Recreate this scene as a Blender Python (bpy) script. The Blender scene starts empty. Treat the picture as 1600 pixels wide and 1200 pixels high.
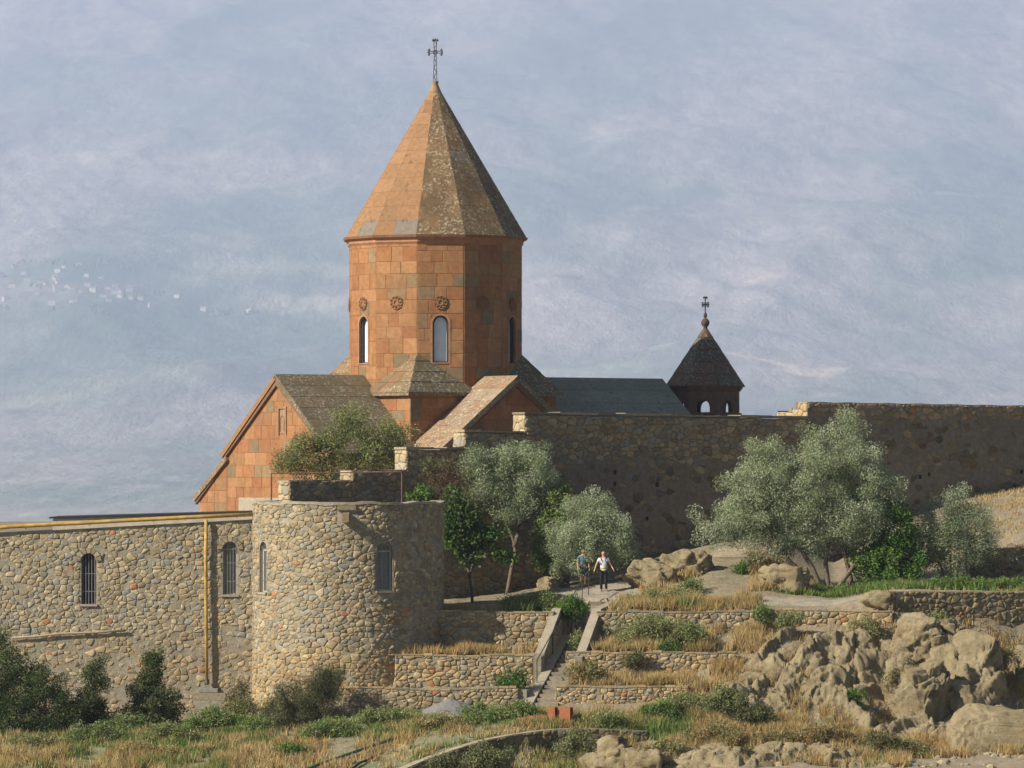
import bpy, bmesh, math, random
import numpy as np
from mathutils import Vector, noise as mnoise

R = math.radians
SC = bpy.context.scene
COL = SC.collection
# ------------------------------------------------------------------ camera, sky, sun, exposure
F, CX, HZ = 7400.0, 800.0, 720.0        # focal length in photo pixels, principal column, horizon row
cam_d = bpy.data.cameras.new('camera')
cam = bpy.data.objects.new('camera', cam_d); COL.objects.link(cam)
cam.location = (0, 0, 0); cam.rotation_euler = (R(90), 0, 0)
cam_d.sensor_width = 36; cam_d.lens = 36 * F / 1600; cam_d.shift_y = (HZ - 600) / 1600
cam_d.clip_start = 1; cam_d.clip_end = 60000
SC.camera = cam
SUN_AZ, SUN_EL = -62.0, 33.0            # degrees; azimuth measured from "towards the camera", minus = left
to_sun = Vector((math.sin(R(SUN_AZ)) * math.cos(R(SUN_EL)), -math.cos(R(SUN_AZ)) * math.cos(R(SUN_EL)), math.sin(R(SUN_EL))))
w = bpy.data.worlds.new('World'); SC.world = w; w.use_nodes = True
nt = w.node_tree
sky = nt.nodes.new('ShaderNodeTexSky'); sky.sky_type = 'NISHITA'; sky.sun_disc = False
sky.sun_elevation = R(SUN_EL); sky.sun_rotation = math.atan2(to_sun.x, to_sun.y)
sky.altitude = 900; sky.air_density = 0.8; sky.dust_density = 0.6
bg = nt.nodes['Background']; bg.inputs['Strength'].default_value = 0.05
nt.links.new(sky.outputs[0], bg.inputs[0])
sun_d = bpy.data.lights.new('sun', 'SUN'); sun_d.energy = 5.0; sun_d.angle = R(0.5); sun_d.color = (1.0, 0.92, 0.80)
sun = bpy.data.objects.new('sun', sun_d); COL.objects.link(sun)
sun.rotation_euler = (-to_sun).to_track_quat('-Z', 'Y').to_euler(); sun.location = (-100, 100, 120)
SC.view_settings.view_transform = 'Standard'; SC.view_settings.look = 'None'
SC.view_settings.exposure = 0.73; SC.view_settings.gamma = 1.0; SC.view_settings.use_curve_mapping = False
SC.render.engine = 'CYCLES'
SC.cycles.max_bounces = 5; SC.cycles.diffuse_bounces = 3; SC.cycles.transparent_max_bounces = 12
SC.cycles.volume_bounces = 3; SC.cycles.use_denoising = True

# ------------------------------------------------------------------ helpers
def P(px, py, Y): return np.array([(px - CX) * Y / F, Y, (HZ - py) * Y / F])
def PX(X, Y): return X / Y * F + CX
def zpx(py, Y): return (HZ - py) * Y / F

def link(o, parent=None):
    COL.objects.link(o)
    if parent is not None:
        o.parent = parent
        if parent.type == 'EMPTY': o.location = [-c for c in parent.location]
    return o
def mesh_obj(name, verts, faces, mat, parent=None, col=None, smooth=False):
    me = bpy.data.meshes.new(name)
    verts = np.asarray(verts, dtype=np.float32).reshape(-1, 3)
    if isinstance(faces, np.ndarray):
        k = faces.shape[1]; n = len(faces)
        me.vertices.add(len(verts)); me.vertices.foreach_set('co', verts.ravel())
        me.loops.add(n * k); me.loops.foreach_set('vertex_index', faces.astype(np.int32).ravel())
        me.polygons.add(n); me.polygons.foreach_set('loop_start', np.arange(0, n * k, k, dtype=np.int32))
        me.polygons.foreach_set('loop_total', np.full(n, k, dtype=np.int32))
        me.update(calc_edges=True)
    else:
        me.from_pydata(verts.tolist(), [], [tuple(int(i) for i in f) for f in faces])
    if col is not None:
        col = np.asarray(col, dtype=np.float32)
        if col.ndim == 1: col = np.tile(col, (len(verts), 1))
        a = me.color_attributes.new('Col', 'FLOAT_COLOR', 'POINT')
        a.data.foreach_set('color', np.hstack([col, np.ones((len(col), 1), np.float32)]).astype(np.float32).ravel())
    if smooth: me.polygons.foreach_set('use_smooth', np.ones(len(me.polygons), dtype=bool))
    if mat is not None: me.materials.append(mat)
    return link(bpy.data.objects.new(name, me), parent)
def tag(o, label=None, cat=None, group=None, kind=None):
    if label: o['label'] = label
    if cat: o['category'] = cat
    if group: o['group'] = group
    if kind: o['kind'] = kind
    return o
def thing(name, loc, label, cat, group=None):
    o = bpy.data.objects.new(name, None); COL.objects.link(o)
    o.location = [float(c) for c in loc]; o.empty_display_size = 0.3
    return tag(o, label, cat, group, 'thing')

class MB:
    """collects shapes of ONE part"""
    def __init__(s): s.v = []; s.f = []; s.c = []
    def add(s, v, f, col=None):
        b = len(s.v); v = [tuple(map(float, p)) for p in v]; s.v += v; s.f += [tuple(int(i) + b for i in q) for q in f]
        s.c += [tuple(col) if col is not None else (0.5, 0.5, 0.5)] * len(v)
        return s
    def box(s, lo, hi, col=None):
        x0, y0, z0 = lo; x1, y1, z1 = hi
        return s.add([(x0,y0,z0),(x1,y0,z0),(x1,y1,z0),(x0,y1,z0),(x0,y0,z1),(x1,y0,z1),(x1,y1,z1),(x0,y1,z1)],
                     [(0,3,2,1),(4,5,6,7),(0,1,5,4),(1,2,6,5),(2,3,7,6),(3,0,4,7)], col)
    def prism(s, ring, off, col=None):
        """polygon ring (3d points) swept along vector off"""
        n = len(ring); off = np.asarray(off, float); ring = [np.asarray(p, float) for p in ring]
        return s.add(ring + [p + off for p in ring], [tuple(range(n))[::-1], tuple(range(n, 2*n))] + [(i, (i+1) % n, (i+1) % n + n, i + n) for i in range(n)], col)
    def tube(s, pts, rad, n=6, col=None, cap=True):
        pts = [np.asarray(p, float) for p in pts]
        rad = [rad] * len(pts) if np.isscalar(rad) else rad
        V = []; Fc = []
        for i, p in enumerate(pts):
            t = pts[min(i+1, len(pts)-1)] - pts[max(i-1, 0)]; t = t / (np.linalg.norm(t) + 1e-9)
            a = np.cross(t, [0, 0, 1.0]) if abs(t[2]) < 0.9 else np.cross(t, [1.0, 0, 0]); a /= np.linalg.norm(a); b = np.cross(t, a)
            for k in range(n):
                q = 2 * math.pi * k / n; V.append(p + rad[i] * (math.cos(q) * a + math.sin(q) * b))
        for i in range(len(pts) - 1):
            for k in range(n): Fc.append((i*n+k, i*n+(k+1) % n, (i+1)*n+(k+1) % n, (i+1)*n+k))
        if cap: Fc += [tuple(range(n))[::-1], tuple(range((len(pts)-1)*n, len(pts)*n))]
        return s.add(V, Fc, col)
    def lathe(s, prof, c, n=16, col=None):
        V = []; Fc = []; c = np.asarray(c, float)
        for r, z in prof:
            for k in range(n):
                q = 2 * math.pi * k / n; V.append(c + [r * math.cos(q), r * math.sin(q), z])
        for i in range(len(prof) - 1):
            for k in range(n): Fc.append((i*n+k, i*n+(k+1) % n, (i+1)*n+(k+1) % n, (i+1)*n+k))
        return s.add(V, Fc, col)
    def build(s, name, mat, parent=None, smooth=False):
        return mesh_obj(name, s.v, s.f, mat, parent, np.array(s.c) if s.c else None, smooth)

# value noise (vectorised)
def _hash(ix, iy, seed):
    h = (ix.astype(np.int64) * 374761393 + iy.astype(np.int64) * 668265263 + seed * 1442695041) & 0xffffffff
    h = ((h ^ (h >> 13)) * 1274126177) & 0xffffffff
    return ((h ^ (h >> 16)) & 0xffff) / 65535.0
def vnoise(x, y, seed=0):
    x = np.asarray(x, float); y = np.asarray(y, float)
    ix = np.floor(x); iy = np.floor(y); fx = x - ix; fy = y - iy
    fx = fx*fx*fx*(fx*(fx*6-15)+10); fy = fy*fy*fy*(fy*(fy*6-15)+10)
    a = _hash(ix, iy, seed); b = _hash(ix+1, iy, seed); c = _hash(ix, iy+1, seed); d = _hash(ix+1, iy+1, seed)
    return (a + (b-a)*fx) * (1-fy) + (c + (d-c)*fx) * fy
def fbm(x, y, seed=0, octs=5, gain=0.5):
    t = 0; a = 1; n = 0
    for o in range(octs):
        t = t + a * (vnoise(x, y, seed + o*17) - 0.5); n += a; a *= gain; x = np.asarray(x)*2.03 + 3.1; y = np.asarray(y)*2.03 + 7.7
    return t / n
def sstep(a, b, x): t = np.clip((np.asarray(x, float) - a) / (b - a), 0, 1); return t*t*(3-2*t)

# ------------------------------------------------------------------ materials
class N:
    def __init__(s, name, rough=0.9):
        s.m = bpy.data.materials.new(name); s.m.use_nodes = True; s.t = s.m.node_tree
        s.p = s.t.nodes['Principled BSDF']; s.p.inputs['Roughness'].default_value = rough
        s.p.inputs['Specular IOR Level'].default_value = 0.25
        s.co = s.t.nodes.new('ShaderNodeTexCoord').outputs['Object']
    def n(s, t, **kw):
        x = s.t.nodes.new(t)
        for k, v in kw.items(): setattr(x, k, v)
        return x
    def l(s, a, b): s.t.links.new(a, b)
    def noise(s, scale, detail=6, rough=0.6, stretch=None, dist=0.0):
        x = s.n('ShaderNodeTexNoise'); x.inputs['Scale'].default_value = scale; x.inputs['Detail'].default_value = detail
        x.inputs['Roughness'].default_value = rough; x.inputs['Distortion'].default_value = dist
        if stretch:
            m = s.n('ShaderNodeMapping'); m.inputs['Scale'].default_value = stretch; s.l(s.co, m.inputs[0]); s.l(m.outputs[0], x.inputs['Vector'])
        else: s.l(s.co, x.inputs['Vector'])
        return x.outputs['Fac']
    def ramp(s, fac, stops):
        r = s.n('ShaderNodeValToRGB'); e = r.color_ramp.elements
        while len(e) < len(stops): e.new(0.5)
        for q, (p, c) in zip(e, stops): q.position = p; q.color = (*c, 1) if len(c) == 3 else c
        s.l(fac, r.inputs[0]); return r.outputs[0]
    def mix(s, fac, a, b, mode='MIX'):
        x = s.n('ShaderNodeMix', data_type='RGBA', blend_type=mode)
        for sock, val in ((x.inputs[0], fac), (x.inputs[6], a), (x.inputs[7], b)):
            if isinstance(val, (int, float)): sock.default_value = val
            elif isinstance(val, tuple): sock.default_value = (*val, 1)
            else: s.l(val, sock)
        return x.outputs[2]
    def attr(s): return s.n('ShaderNodeVertexColor', layer_name='Col').outputs[0]
    def bump(s, h, strength=0.5, dist=0.03):
        b = s.n('ShaderNodeBump'); b.inputs['Strength'].default_value = strength; b.inputs['Distance'].default_value = dist
        s.l(h, b.inputs['Height']); s.l(b.outputs[0], s.p.inputs['Normal'])
    def base(s, c):
        if isinstance(c, tuple): s.p.inputs['Base Color'].default_value = (*c, 1)
        else: s.l(c, s.p.inputs['Base Color'])
        return s.m
G = lambda v: (v, v, v)
def m_stone():
    k = N('rubble_stone'); a = k.attr()
    v = k.ramp(k.noise(7, 6, 0.65), [(0.25, G(0.62)), (0.75, G(1.25))])
    c = k.mix(1.0, a, v, 'MULTIPLY')
    c = k.mix(k.ramp(k.noise(1.1, 5, 0.7), [(0.58, G(0)), (0.78, G(0.45))]), c, (0.20, 0.15, 0.085))
    k.bump(k.noise(22, 6, 0.7), 0.6, 0.03); return k.base(c)
def m_mortar():
    k = N('lime_mortar'); a = k.attr()
    v = k.ramp(k.noise(5, 8, 0.7), [(0.25, G(0.55)), (0.75, G(1.3))])
    c = k.mix(1.0, a, v, 'MULTIPLY')
    st = k.ramp(k.noise(0.9, 6, 0.7, (1, 1, 0.35)), [(0.45, G(0)), (0.72, G(0.55))])
    c = k.mix(st, c, (0.13, 0.09, 0.055)); k.bump(k.noise(14, 8, 0.75), 0.8, 0.05); return k.base(c)
def m_tufa():
    k = N('tufa_block'); a = k.attr()
    v = k.ramp(k.noise(4, 7, 0.65), [(0.25, G(0.68)), (0.75, G(1.22))])
    c = k.mix(1.0, a, v, 'MULTIPLY')
    st = k.ramp(k.noise(0.7, 8, 0.78, (1, 1, 0.4)), [(0.44, G(0)), (0.70, G(0.65))])
    c = k.mix(st, c, (0.185, 0.095, 0.048))
    c = k.mix(k.ramp(k.noise(1.6, 7, 0.75, (1, 1, 0.6)), [(0.55, G(0)), (0.7, G(0.35))]), c, (0.34, 0.23, 0.135))
    pit = k.ramp(k.noise(16, 3, 0.5), [(0.24, G(0.75)), (0.32, G(0))]); c = k.mix(pit, c, (0.12, 0.07, 0.045))
    k.bump(k.noise(18, 6, 0.7), 0.5, 0.02); return k.base(c)
def m_roof(name, lich, spot, aspect=None, amount=0.75):
    k = N(name); a = k.attr()
    v = k.ramp(k.noise(5, 7, 0.7), [(0.25, G(0.66)), (0.75, G(1.22))])
    c = k.mix(1.0, a, v, 'MULTIPLY'); one = k.ramp(k.noise(1, 0, 0), [(0, G(1)), (1, G(1))])
    if aspect is not None:      # tint and spots strongest on faces turned towards the aspect azimuth
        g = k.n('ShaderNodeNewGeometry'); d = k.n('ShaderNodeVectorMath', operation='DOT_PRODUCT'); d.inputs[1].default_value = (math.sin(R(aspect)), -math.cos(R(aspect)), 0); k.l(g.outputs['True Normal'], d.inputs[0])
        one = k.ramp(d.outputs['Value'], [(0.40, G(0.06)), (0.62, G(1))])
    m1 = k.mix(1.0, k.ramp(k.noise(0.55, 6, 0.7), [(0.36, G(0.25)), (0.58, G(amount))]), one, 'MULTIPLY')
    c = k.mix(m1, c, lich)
    big = k.mix(1.0, k.ramp(k.noise(0.7, 3, 0.6), [(0.34, G(0)), (0.52, G(1))]), one, 'MULTIPLY')
    sp = k.ramp(k.noise(7.5, 6, 0.75), [(0.525, G(0)), (0.59, G(0.95))])
    c = k.mix(k.mix(1.0, big, sp, 'MULTIPLY'), c, spot)
    dk = k.ramp(k.noise(2.6, 5, 0.65), [(0.60, G(0)), (0.68, G(0.75))]); c = k.mix(dk, c, (0.085, 0.065, 0.05))
    k.bump(k.noise(16, 7, 0.7), 0.6, 0.03); return k.base(c)
def m_plain(name, col, rough=0.8, nscale=8, lo=0.7, hi=1.2, metal=0, bump=0.3):
    k = N(name, rough); v = k.ramp(k.noise(nscale, 6, 0.65), [(0.25, G(lo)), (0.75, G(hi))])
    k.p.inputs['Metallic'].default_value = metal; k.bump(k.noise(nscale * 2.5, 5, 0.6), bump, 0.01)
    return k.base(k.mix(1.0, col, v, 'MULTIPLY'))
def m_leaf(name, trans=0.25, rough=0.55):
    k = N(name, rough); a = k.attr(); k.base(a); k.p.inputs['Specular IOR Level'].default_value = 0.15
    tr = k.n('ShaderNodeBsdfTranslucent'); k.l(a, tr.inputs[0]); mx = k.n('ShaderNodeMixShader'); mx.inputs[0].default_value = trans
    k.l(k.p.outputs[0], mx.inputs[1]); k.l(tr.outputs[0], mx.inputs[2]); k.l(mx.outputs[0], k.t.nodes['Material Output'].inputs[0]); return k.m
def m_ground():
    k = N('dry_ground', 0.95); a = k.attr()
    v = k.ramp(k.noise(2.2, 9, 0.72), [(0.25, G(0.55)), (0.75, G(1.35))])
    c = k.mix(1.0, a, v, 'MULTIPLY')
    gr = k.ramp(k.noise(13, 4, 0.6), [(0.55, G(0)), (0.66, G(0.6))]); c = k.mix(gr, c, (0.42, 0.36, 0.26))
    k.bump(k.noise(5, 9, 0.75), 0.9, 0.12); return k.base(c)
def m_mountain():
    k = N('mountain_slope', 1.0)
    def ridged(scale, rot, st, detail=9):
        m = k.n('ShaderNodeMapping'); m.inputs['Rotation'].default_value = (0, 0, R(rot)); m.inputs['Scale'].default_value = st; k.l(k.co, m.inputs[0])
        x = k.n('ShaderNodeTexNoise', noise_type='RIDGED_MULTIFRACTAL'); x.inputs['Scale'].default_value = scale; x.inputs['Detail'].default_value = detail; x.inputs['Roughness'].default_value = 0.55; k.l(m.outputs[0], x.inputs['Vector']); return x.outputs['Fac']
    c = k.ramp(k.noise(0.0011, 13, 0.62, (0.9, 0.30, 1.0)), [(0.40, (0.20, 0.235, 0.175)), (0.47, (0.30, 0.30, 0.235)), (0.53, (0.40, 0.355, 0.30)), (0.60, (0.50, 0.44, 0.38))])
    c = k.mix(1.0, c, k.ramp(k.noise(0.014, 12, 0.8, (1.0, 0.22, 1.0)), [(0.36, G(0.62)), (0.64, G(1.32))]), 'MULTIPLY')
    r1 = ridged(0.00085, 24, (1.0, 0.16, 1.0)); c = k.mix(k.ramp(r1, [(0.62, G(0)), (0.95, G(0.55))]), c, (0.70, 0.62, 0.53))
    r2 = ridged(0.0013, -31, (1.0, 0.14, 1.0)); c = k.mix(k.ramp(r2, [(0.66, G(0)), (0.98, G(0.6))]), c, (0.10, 0.125, 0.09))
    n3 = k.ramp(k.noise(0.0040, 13, 0.72, (0.55, 0.26, 1.0)), [(0.60, G(0)), (0.65, G(0.4))]); c = k.mix(n3, c, (0.72, 0.64, 0.54))
    n4 = k.ramp(k.noise(0.020, 6, 0.7, (1.0, 0.3, 1.0)), [(0.64, G(0)), (0.68, G(0.65))]); c = k.mix(n4, c, (0.12, 0.15, 0.10))
    c = k.mix(1.0, c, k.mix(1.0, k.attr(), (2.5, 2.45, 2.45), 'MULTIPLY'), 'MULTIPLY')
    ad = k.n('ShaderNodeMath', operation='ADD'); k.l(r1, ad.inputs[0]); k.l(k.noise(0.006, 12, 0.7, (1.0, 0.3, 1.0)), ad.inputs[1]); k.bump(ad.outputs[0], 0.9, 45.0)
    return k.base(c)
def m_rock():
    k = N('outcrop_rock', 0.95)
    c = k.ramp(k.noise(0.8, 10, 0.72), [(0.28, (0.18, 0.135, 0.075)), (0.42, (0.34, 0.27, 0.15)), (0.56, (0.42, 0.34, 0.195)), (0.72, (0.50, 0.41, 0.255))])
    c = k.mix(k.ramp(k.noise(2.3, 8, 0.75), [(0.54, G(0)), (0.66, G(0.7))]), c, (0.20, 0.195, 0.16))
    c = k.mix(k.ramp(k.noise(1.3, 8, 0.75, (1, 1, 0.4)), [(0.56, G(0)), (0.68, G(0.7))]), c, (0.30, 0.20, 0.09))
    c = k.mix(k.ramp(k.noise(5.0, 6, 0.7), [(0.60, G(0)), (0.67, G(0.8))]), c, (0.075, 0.065, 0.045))
    k.bump(k.noise(4.5, 13, 0.82), 0.9, 0.28); return k.base(c)
def m_glass():
    k = N('window_glass', 0.12); v = k.ramp(k.noise(2.0, 3, 0.5), [(0.3, (0.50, 0.58, 0.64)), (0.7, (0.62, 0.70, 0.75))])
    k.p.inputs['Specular IOR Level'].default_value = 0.6; return k.base(v)
M = dict(stone=m_stone(), mortar=m_mortar(), tufa=m_tufa(),
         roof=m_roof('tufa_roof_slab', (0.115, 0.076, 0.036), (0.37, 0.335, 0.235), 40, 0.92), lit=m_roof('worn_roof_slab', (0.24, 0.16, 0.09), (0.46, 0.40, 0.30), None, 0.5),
         moss=m_roof('mossy_roof_slab', (0.12, 0.095, 0.048), (0.33, 0.31, 0.23)),
         slate=m_roof('grey_roof_slab', (0.16, 0.165, 0.11), (0.26, 0.26, 0.21)),
         leaf=m_leaf('leaf'), silver=m_leaf('silver_leaf', 0.28, 0.7), grass=m_leaf('grass_blade', 0.3, 0.7),
         bark=m_plain('bark', (0.14, 0.105, 0.075), 0.9, 12, 0.5, 1.4), ground=m_ground(), mountain=m_mountain(), rock=m_rock(),
         glass=m_glass(), grey=m_plain('grey_pane', (0.20, 0.205, 0.195), 0.5), dark=m_plain('window_dark', (0.035, 0.035, 0.04), 0.4), iron=m_plain('iron_bar', (0.06, 0.05, 0.045), 0.6),
         greyiron=m_plain('grey_iron', (0.28, 0.27, 0.27), 0.5, 20, 0.7, 1.2, 0.3), crossiron=m_plain('cross_iron', (0.115, 0.10, 0.105), 0.6, 20, 0.7, 1.2, 0.3), rust=m_plain('rusty_iron', (0.16, 0.085, 0.055), 0.8),
         yellow=m_plain('yellow_pipe_paint', (0.44, 0.28, 0.075), 0.7, 2.5, 0.5, 1.25), tar=m_plain('tar_felt', (0.035, 0.032, 0.03), 0.9),
         pale=m_plain('pale_plaster', (0.50, 0.44, 0.33), 0.9, 3, 0.75, 1.15), concrete=m_plain('concrete_coping', (0.33, 0.28, 0.20), 0.9, 4, 0.7, 1.2),
         wood=m_plain('weathered_pole', (0.34, 0.28, 0.18), 0.85, 6, 0.7, 1.2), brick=m_plain('clay_brick', (0.30, 0.105, 0.05), 0.85, 9, 0.75, 1.2),
         gravel=m_plain('grey_gravel', (0.17, 0.165, 0.155), 0.95, 14, 0.55, 1.4, 0, 1.0), path=m_plain('pale_path', (0.45, 0.39, 0.29), 0.95, 3, 0.7, 1.2),
         hose=m_plain('green_pipe', (0.02, 0.075, 0.045), 0.5), black=m_plain('black_hose', (0.02, 0.02, 0.02), 0.6),
         house=m_plain('house_plaster', (0.75, 0.70, 0.60), 0.9, 0.3), houseroof=m_plain('house_roof', (0.36, 0.24, 0.17), 0.9, 0.3),
         shirt=m_plain('white_shirt', (0.72, 0.72, 0.76), 0.9), hem=m_plain('green_hem', (0.55, 0.70, 0.15), 0.9), trousers=m_plain('black_trousers', (0.018, 0.018, 0.022), 0.9),
         skin=m_plain('skin', (0.50, 0.27, 0.17), 0.6, 8, 0.9, 1.1), hair=m_plain('reddish_hair', (0.13, 0.045, 0.025), 0.7), strap=m_plain('dark_strap', (0.05, 0.04, 0.09), 0.8),
         teal=m_plain('teal_shirt', (0.09, 0.19, 0.25), 0.9), shorts=m_plain('navy_shorts', (0.015, 0.05, 0.085), 0.9), shoe=m_plain('red_shoe', (0.25, 0.05, 0.07), 0.7))
km = N('painted_col'); M['vcol'] = km.base(km.attr())

# ------------------------------------------------------------------ masonry helpers
def clip(poly, nx, ny, c):
    """keep nx*x+ny*y <= c"""
    out = []; n = len(poly)
    for i in range(n):
        p = poly[i]; q = poly[(i+1) % n]; dp = nx*p[0]+ny*p[1]-c; dq = nx*q[0]+ny*q[1]-c
        if dp <= 0: out.append(p)
        if (dp < 0 and dq > 0) or (dp > 0 and dq < 0):
            t = dp / (dp - dq); out.append((p[0]+(q[0]-p[0])*t, p[1]+(q[1]-p[1])*t))
    return out
def area(poly): return 0.5 * abs(sum(poly[i][0]*poly[(i+1) % len(poly)][1] - poly[(i+1) % len(poly)][0]*poly[i][1] for i in range(len(poly))))
def cells(W, H, cw, ch, rnd, drop=0.16, course=0.0):
    """irregular stone cells (power diagram) filling [0,W]x[0,H]"""
    nx = max(1, round(W / cw)); ny = max(1, round(H / ch)); sx = W / nx; sy = H / ny
    grid = {}
    for j in range(-1, ny + 1):
        o = 0.5 * (j % 2)
        for i in range(-1, nx + 1):
            if rnd.random() < drop: continue
            jy = 0.36 * (1 - course)
            grid[(i, j)] = (i + 0.5 + o - 0.25 + rnd.uniform(-0.34, 0.34), j + 0.5 + rnd.uniform(-jy, jy), rnd.uniform(0, 0.75))
    out = []
    for (i, j), (x, y, wt) in grid.items():
        poly = [(x-1.7, y-1.5), (x+1.7, y-1.5), (x+1.7, y+1.5), (x-1.7, y+1.5)]
        for dj in (0, -1, 1, -2, 2):
            for di in (0, -1, 1, -2, 2):
                if di == 0 and dj == 0: continue
                q = grid.get((i+di, j+dj))
                if q is None: continue
                ax = q[0]-x; ay = q[1]-y; c = 0.5*(q[0]**2+q[1]**2-x*x-y*y + wt - q[2])
                poly = clip(poly, ax, ay, c)
                if len(poly) < 3: break
            if len(poly) < 3: break
        for a in ((-1, 0, 0), (1, 0, nx), (0, -1, 0), (0, 1, ny)):
            if len(poly) >= 3: poly = clip(poly, *a)
        if len(poly) < 3: continue
        poly = [(p[0]*sx, p[1]*sy) for p in poly]
        if area(poly) > 0.12 * cw * ch: out.append(poly)
    return out
def shrink(poly, g):
    cx = sum(p[0] for p in poly)/len(poly); cy = sum(p[1] for p in poly)/len(poly)
    o = []
    for p in poly:
        dx = p[0]-cx; dy = p[1]-cy; d = math.hypot(dx, dy) + 1e-9; k = max(0.3, (d-g)/d); o.append((cx+dx*k, cy+dy*k))
    return o
def chaikin(poly, t=0.12):
    o = []; n = len(poly)
    for i in range(n):
        p = poly[i]; q = poly[(i+1) % n]
        o.append((p[0]+(q[0]-p[0])*t, p[1]+(q[1]-p[1])*t)); o.append((p[0]+(q[0]-p[0])*(1-t), p[1]+(q[1]-p[1])*(1-t)))
    return o
def stone_piece(poly, mp, h, rnd, joint=0.010):
    poly = chaikin(shrink(poly, joint)); n = len(poly)
    if n > 14: poly = poly[::2]; n = len(poly)
    cx = sum(p[0] for p in poly)/n; cy = sum(p[1] for p in poly)/n
    tx = rnd.uniform(-0.25, 0.25); ty = rnd.uniform(-0.25, 0.25)
    dep = lambda p, k: h*k + (p[0]-cx)*tx*0.35 + (p[1]-cy)*ty*0.35
    V = [mp(p[0], p[1], -0.05) for p in poly]
    r1 = [(cx+(p[0]-cx)*0.97, cy+(p[1]-cy)*0.97) for p in poly]; V += [mp(p[0], p[1], dep(p, 0.45)) for p in r1]
    r2 = [(cx+(p[0]-cx)*0.68, cy+(p[1]-cy)*0.68) for p in poly]; V += [mp(p[0], p[1], dep(p, 1.0) + rnd.uniform(-0.15, 0.15)*h) for p in r2]
    V.append(mp(cx, cy, h*1.05))
    Fc = []
    for a in (0, 1):
        for i in range(n): Fc.append((a*n+i, a*n+(i+1) % n, (a+1)*n+(i+1) % n, (a+1)*n+i))
    for i in range(n): Fc.append((2*n+i, 2*n+(i+1) % n, 3*n))
    return V, Fc
def block_piece(poly, mp, h, g=0.012, bev=0.02):
    r0 = shrink(poly, g); r1 = shrink(poly, g + bev); n = len(poly)
    V = [mp(p[0], p[1], -0.04) for p in r0] + [mp(p[0], p[1], h - bev*0.5) for p in r0] + [mp(p[0], p[1], h) for p in r1]
    Fc = [(a*n+i, a*n+(i+1) % n, (a+1)*n+(i+1) % n, (a+1)*n+i) for a in (0, 1) for i in range(n)] + [tuple(range(2*n, 3*n))]
    return V, Fc
class Pieces:
    def __init__(s): s.L = []
    def add(s, V, Fc, col, ar): s.L.append((V, Fc, col, ar))
    def emit(s, parent, name, mat, maxn=300, smooth=True, rest=None):
        s.L.sort(key=lambda q: -q[3])
        for V, Fc, col, ar in s.L[:maxn]: mesh_obj(name, V, Fc, mat, parent, np.array(col), smooth)
        if s.L[maxn:]:
            b = MB()
            for V, Fc, col, ar in s.L[maxn:]: b.add(V, Fc, col)
            o = b.build(rest or ('small_' + name), mat, parent, smooth); o['kind'] = 'stuff'
def flatmap(o, d, n):
    o = np.asarray(o, float); d = np.asarray(d, float); n = np.asarray(n, float)
    return lambda u, v, q: (o[0]+d[0]*u+n[0]*q, o[1]+d[1]*u+n[1]*q, o[2]+v+n[2]*q)
def arch_hi(op, u):
    u0, u1, v0, v1, kind = op
    if kind != 'arch': return v1
    r = 0.5*(u1-u0); c = 0.5*(u0+u1); return v1 - r + math.sqrt(max(0, r*r-(u-c)**2))
def outline(op, n=10):
    u0, u1, v0, v1, kind = op
    if kind != 'arch': return [(u0, v0), (u1, v0), (u1, v1), (u0, v1)]
    r = 0.5*(u1-u0); c = 0.5*(u0+u1)
    return [(u0, v0), (u1, v0)] + [(c + r*math.cos(math.pi*i/n), v1-r+r*math.sin(math.pi*i/n)) for i in range(n+1)]
def wall2d(mb, W, bot, top, ops, mp, depth=0.4, step=0.5, col=None, back=False):
    """front skin of a wall with openings cut through, plus their reveals"""
    us = set(np.linspace(0, W, max(2, int(W/step)+2)).tolist())
    for op in ops:
        for i in range(13): us.add(op[0] + (op[1]-op[0])*i/12)
    us = sorted(us)
    for a, b in zip(us[:-1], us[1:]):
        if b - a < 1e-5: continue
        m = 0.5*(a+b); inside = sorted([o for o in ops if o[0] < m < o[1]], key=lambda o: o[2])
        loa, lob = bot(a), bot(b)
        for o in inside + [None]:
            ha, hb = (top(a), top(b)) if o is None else (o[2], o[2])
            if ha > loa + 1e-4 or hb > lob + 1e-4:
                mb.add([mp(a, loa, 0), mp(b, lob, 0), mp(b, hb, 0), mp(a, ha, 0)], [(0, 1, 2, 3)], col)
            if o is not None: loa, lob = arch_hi(o, a), arch_hi(o, b)
    for o in ops:
        ring = outline(o); n = len(ring)
        mb.add([mp(u, v, 0) for u, v in ring] + [mp(u, v, -depth) for u, v in ring], [(i, (i+1) % n, (i+1) % n+n, i+n) for i in range(n)] + ([tuple(range(n, 2*n))] if back else []), col)
def cut_ops(poly, ops, grow=0.05):
    """trim a stone away from the openings; None when it lies inside one"""
    for u0, u1, v0, v1, kind in ops:
        u0 -= grow; u1 += grow; v0 -= grow; v1 += grow
        xs = [p[0] for p in poly]; ys = [p[1] for p in poly]
        if max(xs) <= u0 or min(xs) >= u1 or max(ys) <= v0 or min(ys) >= v1: continue
        best = None
        for a in ((1, 0, u0), (-1, 0, -u1), (0, 1, v0), (0, -1, -v1)):
            q = clip(poly, *a)
            if len(q) >= 3 and (best is None or area(q) > area(best)): best = q
        if best is None or area(best) < 0.008: return None
        poly = best
    return poly
RUB = [(0.34, 0.275, 0.18), (0.40, 0.33, 0.22), (0.29, 0.25, 0.18), (0.27, 0.25, 0.20), (0.32, 0.30, 0.25), (0.43, 0.34, 0.20), (0.36, 0.27, 0.16), (0.25, 0.215, 0.155), (0.44, 0.38, 0.27), (0.28, 0.28, 0.255), (0.41, 0.345, 0.23), (0.38, 0.31, 0.19)]
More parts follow.
